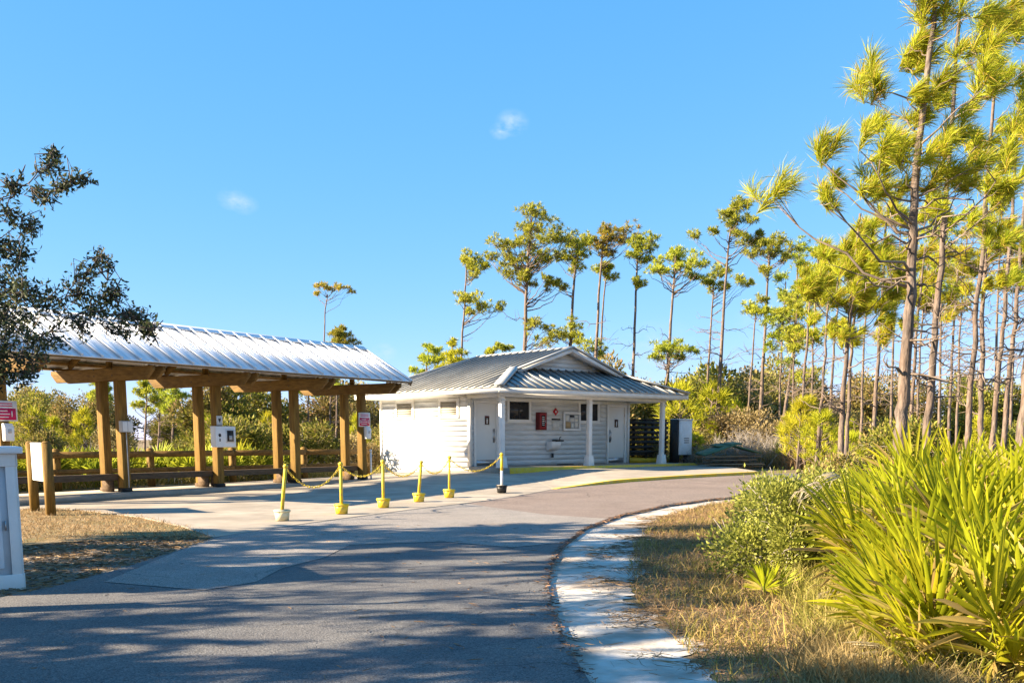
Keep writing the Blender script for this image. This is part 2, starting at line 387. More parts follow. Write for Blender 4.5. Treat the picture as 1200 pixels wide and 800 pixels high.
# ------------------------------------------------------------------ ground sheets
def sheet(name, pts, m, dz, step=1.0, kind='structure', skirt=0.0, zf=None, label=None):
    pts = [Vector((p[0], p[1])) for p in pts]
    dense = []
    for i, p in enumerate(pts):
        q = pts[(i + 1) % len(pts)]; k = max(1, int((q - p).length / step))
        dense += [p.lerp(q, j / k) for j in range(k)]
    n = len(dense)
    xs = [p.x for p in dense]; ys = [p.y for p in dense]
    poly = np.array([(p.x, p.y) for p in dense])
    def inside(x, y):
        c = False; j = n - 1
        for i in range(n):
            xi, yi = poly[i]; xj, yj = poly[j]
            if (yi > y) != (yj > y) and x < (xj - xi) * (y - yi) / (yj - yi) + xi: c = not c
            j = i
        return c
    extra = []
    x = min(xs) + step * .5
    while x < max(xs):
        y = min(ys) + step * .5
        while y < max(ys):
            if inside(x, y): extra.append(Vector((x, y)))
            y += step
        x += step
    edges = [(i, (i + 1) % n) for i in range(n)]
    vv, ee, ff, *_ = delaunay_2d_cdt(dense + extra, edges, [], 1, 1e-5)
    zf = zf or (lambda x, y: hgt(x, y))
    g = G()
    vs = [(v.x, v.y, zf(v.x, v.y) + dz) for v in vv]
    fs = []
    for f in ff:
        a, b, c = f[:3]
        ar = (vv[b].x - vv[a].x) * (vv[c].y - vv[a].y) - (vv[c].x - vv[a].x) * (vv[b].y - vv[a].y)
        fs.append(tuple(f) if ar > 0 else tuple(reversed(f)))
    g.add(vs, fs)
    if skirt:
        top = [(p.x, p.y, zf(p.x, p.y) + dz) for p in dense]
        bot = [(a, b, c - skirt) for a, b, c in top]
        g.add(top + bot, [(i, (i + 1) % n, n + (i + 1) % n, n + i) for i in range(n)])
    o = g.build(name, m, fix=False)
    tag(o, label, None, None, kind)
    return o

def px(lst, dz=0.0):
    return [gnd(u, v, dz).to_2d() for u, v in lst]

# one ground sheet out to the horizon
gg = G()
xs = np.concatenate([[-900, -400, -200, -120, -80, -60, -50, -40], np.arange(-34, 36, 1.0), [40, 50, 60, 80, 120, 200, 400, 900]])
ys = np.concatenate([[-400, -200, -100, -60, -40, -30, -20], np.arange(-12, 58, 1.0), [60, 66, 75, 90, 120, 200, 400, 900, 1500]])
XX, YY = np.meshgrid(xs, ys)
ZZ = np.array([[hgt(x, y)  for x in xs] for y in ys])
nx = len(xs)
gv = np.stack([XX, YY, ZZ - 0.03], -1).reshape(-1, 3)
gi = np.array([(j * nx + i, j * nx + i + 1, (j + 1) * nx + i + 1, (j + 1) * nx + i) for j in range(len(ys) - 1) for i in range(nx - 1)])
gg.add(gv, gi)
tag(gg.build('ground', M['ground'], fix=False, smooth=True), kind='structure')

inner_px = [(690, 800), (672, 770), (656, 738), (646, 708), (642, 684), (647, 660), (660, 640), (688, 619), (730, 604), (780, 593), (830, 586), (880, 581.5)]
inner = px(inner_px)
inner_ext = [Vector((1.6, -14)), Vector((1.1, 0)), Vector((.72, 3.5))] + inner + [Vector((8.4, 26.6)), Vector((11.5, 28.6)), Vector((16, 31)), Vector((26, 34))]
plaza_edge_px = [(250, 631), (340, 617), (400, 608.5), (480, 598), (560, 588.5), (600, 583), (650, 573.5)]
plaza_edge = px(plaza_edge_px)
curb_px = [(650, 573.5), (690, 569.5), (740, 565), (800, 560.8), (850, 558), (890, 556)]
curb = px(curb_px)
left_road = px([(0, 702), (60, 690), (130, 671), (200, 649)])
road_poly = inner_ext + [Vector((26, 41)), Vector((15, 37.5)), Vector((11, 35.2))] + list(reversed(curb)) + list(reversed(plaza_edge))[1:] + list(reversed(left_road)) + \
            [Vector((-9, 8.6)), Vector((-16, 6)), Vector((-16, -14))]
sheet('road', road_poly, M['asphalt'], 0.02, step=0.9, skirt=0.06)
sheet('road_old_patch', px([(122, 684), (205, 649), (262, 629.5), (340, 617.8), (480, 598.8), (548, 591), (640, 604), (712, 609), (690, 617.5), (662, 637), (600, 643), (520, 636), (410, 640), (380, 655), (330, 668), (300, 684), (240, 694)]), M['asphalt_old'], 0.026, step=0.7)
sheet('road_red_stretch', px([(548, 591), (600, 583.6), (650, 574.2), (740, 565.6), (800, 561.5), (850, 558.6), (889, 556.6), (889, 580), (830, 585.3), (780, 592.2), (730, 603), (712, 609), (640, 604)]), M['asphalt_red'], 0.026, step=0.8)

# white sand shoulder along the inner edge of the bend
sand_mid = px([(880, 583.5), (830, 590), (795, 599), (775, 612), (757, 630), (745, 655), (745, 690), (765, 720), (805, 760), (830, 800)])
sr = random.Random(4); sand_out = []
for i in range(len(sand_mid) - 1):
    a_, b_ = sand_mid[i], sand_mid[i + 1]; d_ = (b_ - a_); k_ = max(2, int(d_.length / .08)); n_ = Vector((d_.y, -d_.x)).normalized()
    for j in range(k_):
        q_ = a_.lerp(b_, j / k_); w_ = min(1.0, .25 + .06 * i)
        sand_out.append(q_ + n_ * (.16 * math.sin(q_.y * 1.3 + q_.x) + .10 * math.sin(q_.y * 4.7 + 1) + sr.gauss(0, .10)) * w_)
sand_poly = [Vector((1.7, -6)), Vector((1.1, 0)), Vector((.72, 3.5))] + inner + sand_out + [Vector((2.1, 3.0)), Vector((3.2, -6))]
sheet('sand_shoulder', sand_poly, M['sand'], -0.022, step=0.5)

# concrete plaza, raised walk and shelter floor
BO = onz(588, 548, 0.554)                              # foot of the porch's corner post
BA = R(41)
fr_ = Vector((math.cos(BA), math.sin(BA))); le_ = Vector((-math.sin(BA), math.cos(BA)))
def bxy(s, t): return BO.to_2d() + fr_ * s + le_ * t
PO = onz(147, 576, 0.2)                                # foot of a shelter post
PA = R(57)
ax_ = Vector((math.cos(PA), math.sin(PA))); ay_ = Vector((-math.sin(PA), math.cos(PA)))
def pxy(s, t): return PO.to_2d() + ax_ * s + ay_ * t
straw_edge = px([(250, 631), (215, 618), (165, 607), (110, 600), (62, 596)])
plaza_poly = plaza_edge + [bxy(0.3, -.4), bxy(-.02, 0.6), bxy(-.02, 9.6), pxy(11.5, 2.7), pxy(-7.0, 2.7), pxy(-7.0, -.6)] + list(reversed(straw_edge))[:-1]
sheet('plaza', plaza_poly, M['concrete'], 0.026, step=0.8, skirt=0.08)
WALK_RISE = 0.08
wa, wb = curb[0], bxy(0.3, -.38)
wnrm = Vector((wb.y - wa.y, -(wb.x - wa.x))).normalized()
def walk_z(x, y):
    return hgt(x, y) + WALK_RISE * S(((Vector((x, y)) - wa).dot(wnrm) - .05) / 2.4)
walk_poly = curb + [bxy(11.6, .4), bxy(10.3, -.38), bxy(0.3, -.38)]
sheet('walk', walk_poly, M['concrete'], 0.03, step=0.7, skirt=0.1, zf=walk_z)
# yellow painted kerb along the walk
kg = G()
prev = None
ks = []
for i in range(len(curb) - 1):
    for j in range(6): ks.append(curb[i].lerp(curb[i + 1], j / 6))
ks.append(curb[-1])
for i, p in enumerate(ks):
    q = ks[min(i + 1, len(ks) - 1)]; o_ = ks[max(i - 1, 0)]
    d = (q - o_).normalized(); nrm = Vector((d.y, -d.x))
    z0 = hgt(p.x, p.y) + 0.0; z1 = walk_z(p.x, p.y) + 0.036
    a = p + nrm * 0.03; b = p - nrm * 0.13
    ring = [(a.x, a.y, z0), (a.x, a.y, z1 - .02), (p.x + nrm.x * .01, p.y + nrm.y * .01, z1), (b.x, b.y, z1), (b.x, b.y, z0)]
    kg.add(ring, [(0, 1, 2, 3, 4)] if i in (0, len(ks) - 1) else [])
    if i:
        n0 = kg.n - 10
        kg.add([], [(n0 - kg.n + k, n0 - kg.n + k + 1, n0 - kg.n + 6 + k, n0 - kg.n + 5 + k) for k in range(4)])
tag(kg.build('yellow_kerb', M['yellow_paint']), kind='structure')

# bare dirt strip left of the road and the straw covered bank
sheet('dirt_strip', px([(0, 701), (60, 689), (130, 670), (202, 648.5), (250, 632), (215, 628), (120, 632), (30, 640), (-60, 655)]) + [Vector((-9, 8.7))], M['dirt'], 0.0, step=0.6)

straw_poly = px([(256, 631), (219, 617), (168, 606), (110, 599.5), (62, 595.5), (20, 597), (0, 600), (-40, 610), (-40, 645), (0, 640), (60, 634), (120, 630), (200, 631)])
sheet('straw_bank', px([(249, 631), (215, 618.4), (165, 607.4), (110, 600.4), (62, 596.4), (20, 597), (0, 600), (-60, 610), (-60, 650), (0, 643), (60, 637), (120, 633), (200, 633)]), M['straw_ground'], 0.012, step=0.5)

M['cream_yellow'] = mat('faded_yellow_bucket', (0.66, 0.58, 0.34), (0.74, 0.68, 0.50), scale=5, rough=0.6, c3=(0.5, 0.42, 0.2), scale3=6, amt3=0.5)
# ------------------------------------------------------------------ restroom building
bld = empty('restroom_building', BO, BA, 'white restroom building with grey metal hip roof and a front porch', 'building')
WS, WT0, WT1 = 8.43, 1.75, 7.55                       # wall length, front wall line, back wall line
OH = 0.72; E0 = -OH; E1 = WS + OH; ET0 = -OH; ET1 = WT1 + OH
RS = WS / 2; PIT = 0.333; EZ = 2.74; RZ = EZ + (RS - E0) * PIT
FS, FT = 1.55, 1.10                                    # where the front hips end under the gable
FZ = EZ + (FS - E0) * PIT; FPIT = (FZ - EZ) / (FT - ET0)
RT0, RT1 = 0.90, 6.4                                   # ridge ends
WTOP = 2.5

# wall cores
g = G(); g.box(0.05, WS - 0.05, WT0 + 0.05, WT0 + 0.16, -0.2, WTOP); g.build('front_wall', M['siding'], bld)
g = G(); g.box(0.05, 0.16, WT0 + 0.162, WT1 - 0.162, -0.45, WTOP); g.build('side_wall', M['siding'], bld)
g = G(); g.box(WS - 0.16, WS - 0.05, WT0 + 0.162, WT1 - 0.162, -0.45, WTOP); g.build('side_wall', M['siding'], bld)
g = G(); g.box(0.05, WS - 0.05, WT1 - 0.16, WT1 - 0.05, -0.45, WTOP); g.build('back_wall', M['siding'], bld)
# porch slab with a yellow painted front edge
g = G(); g.box(-0.02, 10.2, -0.36, WT0 + 0.05, -0.4, 0.0); g.build('porch_slab', M['concrete'], bld)
g = G(); g.box(0.05, 10.24, -0.40, -0.362, -0.4, 0.006); g.box(0.05, 10.2, -0.36, -0.25, 0.0, 0.006); g.box(10.202, 10.24, -0.36, 0.6, -0.4, 0.006)
g.build('yellow_edge', M['yellow_paint'], bld)

front_open = [(0.20, 1.32, -1, 2.36), (1.78, 2.95, 1.62, 2.47), (5.48, 6.65, 1.62, 2.47), (7.11, 8.23, -1, 2.36)]
side_open = [(2.42, 3.62, 1.74, 2.46), (5.22, 6.46, 1.74, 2.46)]
def split(a, b, opens, z):
    cuts = sorted([(o[0], o[1]) for o in opens if o[2] < z < o[3]])
    out = []; x = a
    for c0, c1 in cuts:
        if c0 > x: out.append((x, c0))
        x = max(x, c1)
    if x < b: out.append((x, b))
    return out
EXPO = 0.185
def siding(axis, plane, a, b, z0, opens, sgn, lip=.018):
    z = z0
    while z < WTOP - 0.02:
        z1 = min(z + EXPO + 0.015, WTOP)
        for x0, x1 in split(a, b, opens, z + EXPO / 2):
            prof = [(plane, z), (plane + sgn * lip, z), (plane + sgn * min(.006, lip * .6), z1), (plane, z1)]
            g = G()
            if axis == 's':
                g.prism(prof, x0, x1, 'x')
            else:
                g.prism(prof, x0, x1, 'y')
            g.build('siding_board', M['siding'], bld)
        z += EXPO
siding('s', WT0 + 0.049, 0.08, WS - 0.08, 0.02, front_open, -1, .012)
siding('t', 0.049, WT0 + 0.14, WT1 - 0.1, -0.42, side_open, -1, .0045)
# corner boards
for (x0, x1, y0, y1) in ((-0.005, 0.10, WT0 - 0.005, WT0 + 0.14), (WS - 0.10, WS + 0.005, WT0 - 0.005, WT0 + 0.14), (-0.005, 0.12, WT1 - 0.1, WT1 + 0.005)):
    g = G(); g.box(x0, x1, y0, y1, -0.45 if y1 > 3 else -0.02, WTOP); g.build('corner_board', M['white'], bld)
# frieze board under the soffit
g = G(); g.box(0.1, WS - 0.1, WT0 + 0.005, WT0 + 0.04, 2.36, 2.5); g.build('frieze_board', M['white'], bld)

def front_window(s0, s1, z0, z1):
    w = G(); f = 0.09; y0, y1 = WT0 - 0.01, WT0 + 0.1
    w.box(s0, s1, y0, y1, z0, z0 + f); w.box(s0, s1, y0, y1, z1 - f, z1); w.box(s0, s0 + f, y0 + .002, y1, z0 + f, z1 - f); w.box(s1 - f, s1, y0 + .002, y1, z0 + f, z1 - f)
    w.box(s0 - .04, s1 + .04, y0 - .03, y0, z0 - .03, z0 + .02)
    o = w.build('window', M['white'], bld, bevel=0.004)
    p = G(); p.box(s0 + f, s1 - f, WT0 + 0.035, WT0 + 0.05, z0 + f, z1 - f); p.build('pane', M['glass_dark'], o)
    p = G(); p.box((s0 + s1) / 2 - .012, (s0 + s1) / 2 + .012, WT0 + 0.02, WT0 + 0.034, z0 + f, z1 - f); p.build('mullion', M['dark_metal'], o)
front_window(*front_open[1][:2], 1.62, 2.47); front_window(*front_open[2][:2], 1.62, 2.47)
def side_window(t0, t1, z0, z1):
    w = G(); f = 0.11; x0, x1 = -0.012, 0.1
    w.box(x0, x1, t0, t1, z0, z0 + f); w.box(x0, x1, t0, t1, z1 - f, z1); w.box(x0 + .002, x1, t0, t0 + f, z0 + f, z1 - f); w.box(x0 + .002, x1, t1 - f, t1, z0 + f, z1 - f)
    o = w.build('window', M['white'], bld, bevel=0.004)
    p = G(); p.box(0.07, 0.085, t0 + f, t1 - f, z0 + f, z1 - f); p.build('backing', M['dark_metal'], o)
    n = 6; hh = (z1 - z0 - 2 * f) / n
    for k in range(n):
        zc = z0 + f + (k + .5) * hh
        q = G(); q.bar((0.035, t0 + f, zc), (0.035, t1 - f, zc), 0.012, hh * 1.18, up=(-.45, 0, 1)); q.build('louver_slat', M['cream'], o)
for a in side_open: side_window(a[0], a[1], 1.74, 2.46)

def door(s0, s1, hinge_right):
    fz = 2.36; f = 0.085
    w = G(); w.box(s0, s0 + f, WT0 - .012, WT0 + .1, 0, fz); w.box(s1 - f, s1, WT0 - .012, WT0 + .1, 0, fz); w.box(s0 + f, s1 - f, WT0 - .012, WT0 + .1, fz - f, fz)
    d = empty('door', (0, 0, 0)); d.parent = bld
    w.build('door_frame', M['white'], d, bevel=0.004)
    q = G(); q.box(s0 + f + .004, s1 - f - .004, WT0 + .025, WT0 + .07, .012, fz - f - .004); q.build('door_leaf', M['door'], d, bevel=0.004)
    hx = s0 + f + .1 if hinge_right else s1 - f - .1
    q = G(); q.tube([(hx, WT0 + .02, .92), (hx, WT0 - .035, .95), (hx, WT0 - .035, 1.27), (hx, WT0 + .02, 1.3)], .016, 8); q.box(hx - .05, hx + .05, WT0 + .016, WT0 + .0245, .86, 1.36)
    q.build('handle', M['steel'], d)
    q = G(); q.box(s0 + f + .03, s1 - f - .03, WT0 + .02, WT0 + .0246, .03, .24); q.build('kick_plate', M['steel'], d)
    q = G()
    for zz in (.3, 1.1, 1.95):
        xx = (s1 - f) if hinge_right else (s0 + f)
        q.tube([(xx, WT0 + .012, zz - .06), (xx, WT0 + .012, zz + .06)], .012, 6)
    q.build('hinge', M['steel'], d)
    return d
door(0.20, 1.32, False); door(7.11, 8.23, True)
def restroom_sign(s, z, label, topcol):
    o = empty('restroom_sign', bld_w(s, WT0 + 0.005, z), BA, label, 'sign', 'restroom door signs')
    q = G(); q.box(-.10, .10, 0, .012, -.15, .11); q.build('plate', M['brown_sign'], o)
    q = G(); q.box(-.10, .10, -.001, .012, .111, .16); q.build('header', topcol, o)
    q = G()                                             # white standing figure
    q.tube([(0, -.003, .062), (0, .0, .062)], .022, 10)
    q.box(-.03, .03, -.003, 0, -.04, .034); q.box(-.027, -.004, -.003, 0, -.125, -.041); q.box(.004, .027, -.003, 0, -.125, -.041)
    q.build('pictogram', M['sign_white'], o)
    q = G(); q.box(-.125, .125, .0125, .018, -.175, .185); q.build('backing_plate', M['sign_white'], o)
    return o
def bld_w(s, t, z):
    p = bxy(s, t); return Vector((p.x, p.y, BO.z + z))
restroom_sign(0.80, 1.66, 'small brown restroom sign with red header on the left porch door', M['dark_red'])
restroom_sign(7.65, 1.62, 'small dark restroom sign on the right porch door', M['brown_sign'])

# porch posts with flared bases and the beam over them
for s in (0.0, 4.29, WS):
    d = empty('porch_post', (s, 0, 0)); d.parent = bld
    w = 0.08
    q = G(); q.box(-w, w, -w, w, 0.34, 2.43); q.build('shaft', M['white'], d, bevel=0.008)
    q = G(); q.hexa([(-.15, -.15, 0), (.15, -.15, 0), (.15, .15, 0), (-.15, .15, 0), (-.12, -.12, .34), (.12, -.12, .34), (.12, .12, .34), (-.12, .12, .34)]); q.box(-.125, .125, -.125, .125, .341, .375)
    q.build('base', M['white'], d, bevel=0.006)
    q = G(); q.box(-.12, .12, -.12, .12, 2.30, 2.34); q.build('collar', M['white'], d)
g = G(); g.box(-.11, WS + .11, -.11, .11, 2.43, 2.56); g.build('porch_beam', M['white'], bld)
g = G(); g.box(-.11, .11, .112, WT0 + .05, 2.43, 2.56); g.build('porch_beam', M['white'], bld)
g = G(); g.box(WS - .11, WS + .11, .112, WT0 + .05, 2.43, 2.56); g.build('porch_beam', M['white'], bld)
# soffit and fascia
g = G(); g.box(E0 + .02, E1 - .02, ET0 + .02, ET1 - .02, 2.561, 2.59); g.build('soffit', M['white'], bld)
for (x0, x1, y0, y1) in ((E0, E1, ET0, ET0 + .03), (E0, E1, ET1 - .03, ET1), (E0, E0 + .03, ET0 + .031, ET1 - .031), (E1 - .03, E1, ET0 + .031, ET1 - .031)):
    g = G(); g.box(x0, x1, y0, y1, 2.535, 2.725); g.build('fascia', M['white'], bld)

# standing seam roof, every panel its own piece
def z_side(s): return EZ + (min(s, WS - s) - E0) * PIT
def z_front(t): return EZ + (t - ET0) * FPIT
BPIT = (RZ - EZ) / (ET1 - RT1)
def z_back(t): return EZ + (ET1 - t) * BPIT
def panel(quad, zf, rib_edge):
    """quad: four plan points, rib_edge: the two plan points that carry the raised seam"""
    g = G(); th = 0.03
    top = [(x, y, zf(x, y)) for x, y in quad]; n = len(quad)
    vs = [(x, y, z - th) for x, y, z in top] + top
    g.add(vs, [tuple(range(n - 1, -1, -1)), tuple(range(n, 2 * n))] + [(i, (i + 1) % n, n + (i + 1) % n, n + i) for i in range(n)])
    a, b = [Vector((x, y, zf(x, y) + .026)) for x, y in rib_edge]
    if (a - b).length > .05: g.bar(a, b, .034, .056)
    return g.build('roof_panel', M['roof'], bld)
PW = 0.41
def hip_s(t): return E0 + (t - ET0) * (FS - E0) / (FT - ET0)
def back_s(t): return E0 + (ET1 - t) * (RS - E0) / (ET1 - RT1)
ov = 0.03
for side in (0, 1):
    mx = (lambda s: s) if side == 0 else (lambda s: WS - s)
    zf = lambda x, y: z_side(x)
    cuts = []
    t = ET0
    while t < RT0 - .01:
        cuts.append((t, min(t + PW, RT0))); t += PW
    t = RT0
    while t < RT1 - .01: cuts.append((t, min(t + PW, RT1))); t += PW
    t = RT1
    while t < ET1 - .01: cuts.append((t, min(t + PW, ET1))); t += PW
    for a, b in cuts:
        if b <= RT0 + 1e-6: sa, sb = hip_s(a), hip_s(b)
        elif a >= RT1 - 1e-6: sa, sb = back_s(a), back_s(b)
        else: sa = sb = RS - .01
        e = E0 - ov
        quad = [(mx(e), a + .001), (mx(e), b - .001), (mx(sb), b - .001), (mx(sa), a + .001)]
        panel(quad, zf, ((mx(e), a + .018), (mx(max(sa - .02, e)), a + .018)))
zf = lambda x, y: z_front(y)
s = E0
while s < E1 - .01:
    a, b = s, min(s + PW, E1)
    def th(x):
        d = min(x, WS - x)
        return ET0 + (d - E0) * (FT - ET0) / (FS - E0) if d < FS else FT + .14
    e = ET0 - ov
    ta, tb = th(a), th(b)
    panel([(a + .001, e), (b - .001, e), (b - .001, tb), (a + .001, ta)], zf, ((a + .018, e), (a + .018, max(min(ta, tb) - .02, e + .03))))
    s += PW
zf = lambda x, y: z_back(y)
s = E0
while s < E1 - .01:
    a, b = s, min(s + PW * 1.5, E1)
    def tb_(x):
        d = min(x, WS - x); return ET1 - (d - E0) * (ET1 - RT1) / (RS - E0)
    panel([(a + .001, tb_(a)), (b - .001, tb_(b)), (b - .001, ET1 + ov), (a + .001, ET1 + ov)], zf, ((a + .02, ET1 + ov), (a + .02, tb_(a) + .02)))
    s += PW * 1.5
g = G(); g.hexa([(RS - .16, RT0 - .06, RZ - .03), (RS + .16, RT0 - .06, RZ - .03), (RS + .16, RT1 + .05, RZ - .03), (RS - .16, RT1 + .05, RZ - .03),
                 (RS - .02, RT0 - .06, RZ + .05), (RS + .02, RT0 - .06, RZ + .05), (RS + .02, RT1 + .05, RZ + .05), (RS - .02, RT1 + .05, RZ + .05)]); g.build('ridge_cap', M['roof_rib'], bld)
for sg in (0, 1):
    mx = (lambda s: s) if sg == 0 else (lambda s: WS - s)
    g = G(); g.bar((mx(E0 - .02), ET0 - .02, EZ + .05), (mx(FS), FT, FZ + .05), .34, .07); g.build('hip_cap', M['roof_rib'], bld)
    g = G(); g.bar((mx(E0), ET1, EZ + .04), (mx(RS), RT1, RZ + .02), .28, .06); g.build('hip_cap', M['roof_rib'], bld)
    # rake board of the little gable
    a = Vector((mx(FS - .1), RT0 - .05, EZ + (FS - .1 - E0) * PIT - .10)); b = Vector((RS, RT0 - .05, RZ - .10))
    g = G(); g.bar(a, b, .045, .13); g.build('rake_board', M['white'], bld)
    g = G(); g.bar(a + Vector((0, -.03, .125)), b + Vector((0, -.03, .125)), .12, .06); g.build('rake_flashing', M['roof_rib'], bld)
    g = G(); g.hexa([(mx(FS), RT0 - .02, FZ - .16), (RS, RT0 - .02, RZ - .16), (RS, FT + .16, RZ - .16), (mx(FS), FT + .16, FZ - .16),
                     (mx(FS), RT0 - .02, FZ - .05), (RS, RT0 - .02, RZ - .05), (RS, FT + .16, RZ - .05), (mx(FS), FT + .16, FZ - .05)]); g.build('gable_soffit', M['white'], bld)
# gable wall and its boards
gy = FT + .20
g = G(); g.prism([(FS - .5, FZ - .35), (WS - FS + .5, FZ - .35), (WS - FS + .3, FZ - .1), (RS, RZ - .08), (FS - .3, FZ - .1)], gy, gy + .08, 'y'); g.build('gable_wall', M['siding'], bld)
z = FZ - .0
while z < RZ - .2:
    half = (RZ - .1 - (z + .16)) / PIT + .1
    if half > .1:
        g = G(); g.prism([(gy - .001, z), (gy - .022, z), (gy - .006, z + .165), (gy - .001, z + .165)], RS - half, RS + half, 'x'); g.build('gable_board', M['siding'], bld)
    z += .16
g = G(); g.box(FS - .1, WS - FS + .1, gy - .07, gy - .024, FZ - .09, FZ + .03); g.build('gable_sill', M['white'], bld)

# things hung on the front wall
WY = WT0 + 0.015
o = empty('fire_extinguisher_cabinet', bld_w(3.39, WY, 1.33), BA, 'red fire extinguisher cabinet on the porch wall beside the left window', 'cabinet')
q = G(); q.box(-.2, .2, -.2, 0, 0, .66); q.build('case', M['dark_red'], o, bevel=.01)
q = G(); q.box(-.16, .16, -.212, -.201, .05, .61); q.build('door_panel', M['cab_red'], o, bevel=.004)
q = G(); q.box(-.085, .085, -.216, -.2125, .12, .55); q.build('pane', M['glass_dark'], o)
q = G(); q.box(.105, .13, -.225, -.2125, .28, .36); q.build('latch', M['steel'], o)
q = G()
for k in range(5): q.box(-.06, .06, -.219, -.2165, .18 + k * .07, .205 + k * .07)
q.build('lettering', M['sign_white'], o)
o = empty('hazard_diamond_sign', bld_w(4.23, WY, 2.03), BA, 'small red diamond sign high on the porch wall', 'sign')
q = G(); q.prism([(-.15, 0), (0, -.15), (.15, 0), (0, .15)], -.012, 0, 'y'); q.build('plate', M['red'], o)
q = G(); q.prism([(-.05, 0), (0, -.05), (.05, 0), (0, .05)], -.015, -.0125, 'y'); q.build('emblem', M['sign_white'], o)
o = empty('paper_notice', bld_w(4.24, WY, 1.35), BA, 'pale paper notice with a black bar above it on the porch wall', 'notice')
q = G(); q.box(-.18, .18, -.01, 0, 0, .32); q.build('sheet', M['paper'], o)
q = G(); q.box(-.22, .22, -.03, 0, .36, .42); q.build('top_bar', M['black'], o)
q = G()
for k in range(7): q.box(-.14, .10 + .04 * (k % 2), -.0125, -.0105, .04 + k * .036, .05 + k * .036)
q.build('lettering', M['plastic_grey'], o)
o = empty('bulletin_board', bld_w(5.08, WY, 1.33), BA, 'framed bulletin board with pinned papers left of the middle porch post', 'notice board')
q = G(); q.box(-.44, .44, -.03, 0, 0, .68); q.build('backing', M['plastic_grey'], o)
q = G(); q.box(-.46, .46, -.07, -.0, -.02, .06); q.box(-.46, .46, -.07, 0, .62, .70); q.box(-.46, -.385, -.068, 0, .061, .619); q.box(.385, .46, -.068, 0, .061, .619); q.build('frame', M['sign_white'], o, bevel=.004)
for (x0, x1, z0, z1, mm) in ((-.34, -.06, .08, .32, 'tan_card'), (-.02, .10, .08, .26, 'paper'), (-.34, -.14, .36, .58, 'paper'), (-.10, .14, .34, .44, 'paper'), (-.12, .12, .50, .58, 'black'), (.17, .35, .10, .30, 'paper'), (.17, .35, .33, .44, 'paper'), (.17, .35, .47, .58, 'paper')):
    q = G(); q.box(x0, x1, -.036, -.031, z0, z1); q.build('paper', M[mm], o)
o = empty('drinking_fountain', bld_w(4.1, WY, .55), BA, 'steel and black drinking fountain on the porch wall', 'fountain')
q = G(); q.prism([(-.34, .30), (-.30, .12), (-.1, .0), (0, .0), (0, .34), (-.32, .34)], -.36, .12, 'x'); q.build('basin', M['sign_white'], o, bevel=.02)
q = G(); q.box(-.05, .34, -.26, -.0, .345, .41); q.build('bubbler_deck', M['black'], o, bevel=.01)
q = G(); q.tube([(.22, -.15, .41), (.22, -.15, .50), (.26, -.19, .53)], .018, 6); q.build('spout', M['black'], o)
q = G(); q.box(-.30, -.10, -.25, -.02, .342, .36); q.build('drain_grate', M['steel'], o)
o = empty('wall_outlet', bld_w(4.02, WY, .28), BA, 'small grey outlet box low on the porch wall', 'outlet')
q = G(); q.box(-.05, .05, -.06, 0, 0, .16); q.build('box', M['plastic_grey'], o, bevel=.005)
q = G(); q.box(-.055, .055, -.075, -.0605, .01, .17); q.build('cover', M['dark_metal'], o)
o = empty('boot_mat', bld_w(4.55, WT0 - .22, 0.0), BA, 'small dark mat on the porch floor under the bulletin board', 'mat')
q = G(); q.box(-.3, .3, -.16, .16, 0, .03); q.build('rubber', M['black'], o)
q = G()
for k in range(7): q.box(-.26, .26, -.13 + k * .038, -.115 + k * .038, .0305, .036)
q.build('rib', M['dark_metal'], o)

# ------------------------------------------------------------------ slatted rack, cabinet, canoe, board pile right of the porch
gz = .36 - BO.z
o = empty('slatted_rack', bld_w(8.75, 2.1, gz), BA, 'black slatted timber rack standing at the end of the porch', 'rack')
for x in (0.0, 1.1, 2.35):
    for y in (0.0, .7):
        q = G(); q.box(x - .05, x + .05, y - .05, y + .05, 0, 1.98); q.build('post', M['black_wood'], o)
for k in range(7):
    z0 = .58 + k * .205
    for y in (-.075, .775):
        q = G(); q.box(-.1, 2.45, y - .022, y + .022, z0, z0 + .125); q.build('slat', M['black_wood'], o)
q = G(); q.box(-.1, 2.45, -.1, .8, 1.981, 2.02); q.build('top', M['black_wood'], o)
q = G(); q.box(-.1, 2.45, -.05, .75, .5, .56); q.build('shelf', M['black_wood'], o)
def hull(L, W, H, n=16):
    g = G(); rows = []
    for i in range(n + 1):
        t = i / n; w = math.sin(math.pi * min(max(t, .02), .98)) ** .7; x = (t - .5) * L
        up = .12 * abs(2 * t - 1) ** 3
        rows.append([(x, -W / 2 * w, H * .8 + up), (x, -W / 2 * w * .85, H * .25 + up), (x, 0, up), (x, W / 2 * w * .85, H * .25 + up), (x, W / 2 * w, H * .8 + up), (x, 0, H + up)])
    vs = [p for r in rows for p in r]
    fs = [(i * 6 + j, i * 6 + (j + 1) % 6, (i + 1) * 6 + (j + 1) % 6, (i + 1) * 6 + j) for i in range(n) for j in range(6)]
    fs += [tuple(range(6)), tuple(n * 6 + j for j in range(6))]
    return g.add(vs, fs)
o = empty('kayak', bld_w(10.2, 2.3, gz + .06), BA, 'yellow kayak lying on the ground under the black slatted rack', 'kayak')
hull(3.4, .7, .36).build('hull', M['kayak'], o, smooth=True)
q = G(); q.tube([(math.cos(t) * .42, math.sin(t) * .22, .37) for t in np.linspace(0, 2 * math.pi, 17)], .025, 6); q.build('cockpit_rim', M['black'], o)
o = empty('utility_cabinet', bld_w(10.95, 1.05, gz), BA, 'pale grey utility cabinet on dark legs right of the porch', 'cabinet')
q = G(); q.box(-.42, .42, -.22, .22, .52, 1.97); q.build('body', M['cabinet_grey'], o, bevel=.015)
q = G(); q.box(-.46, .46, -.26, .26, 1.972, 2.02); q.build('lid', M['cabinet_grey'], o, bevel=.01)
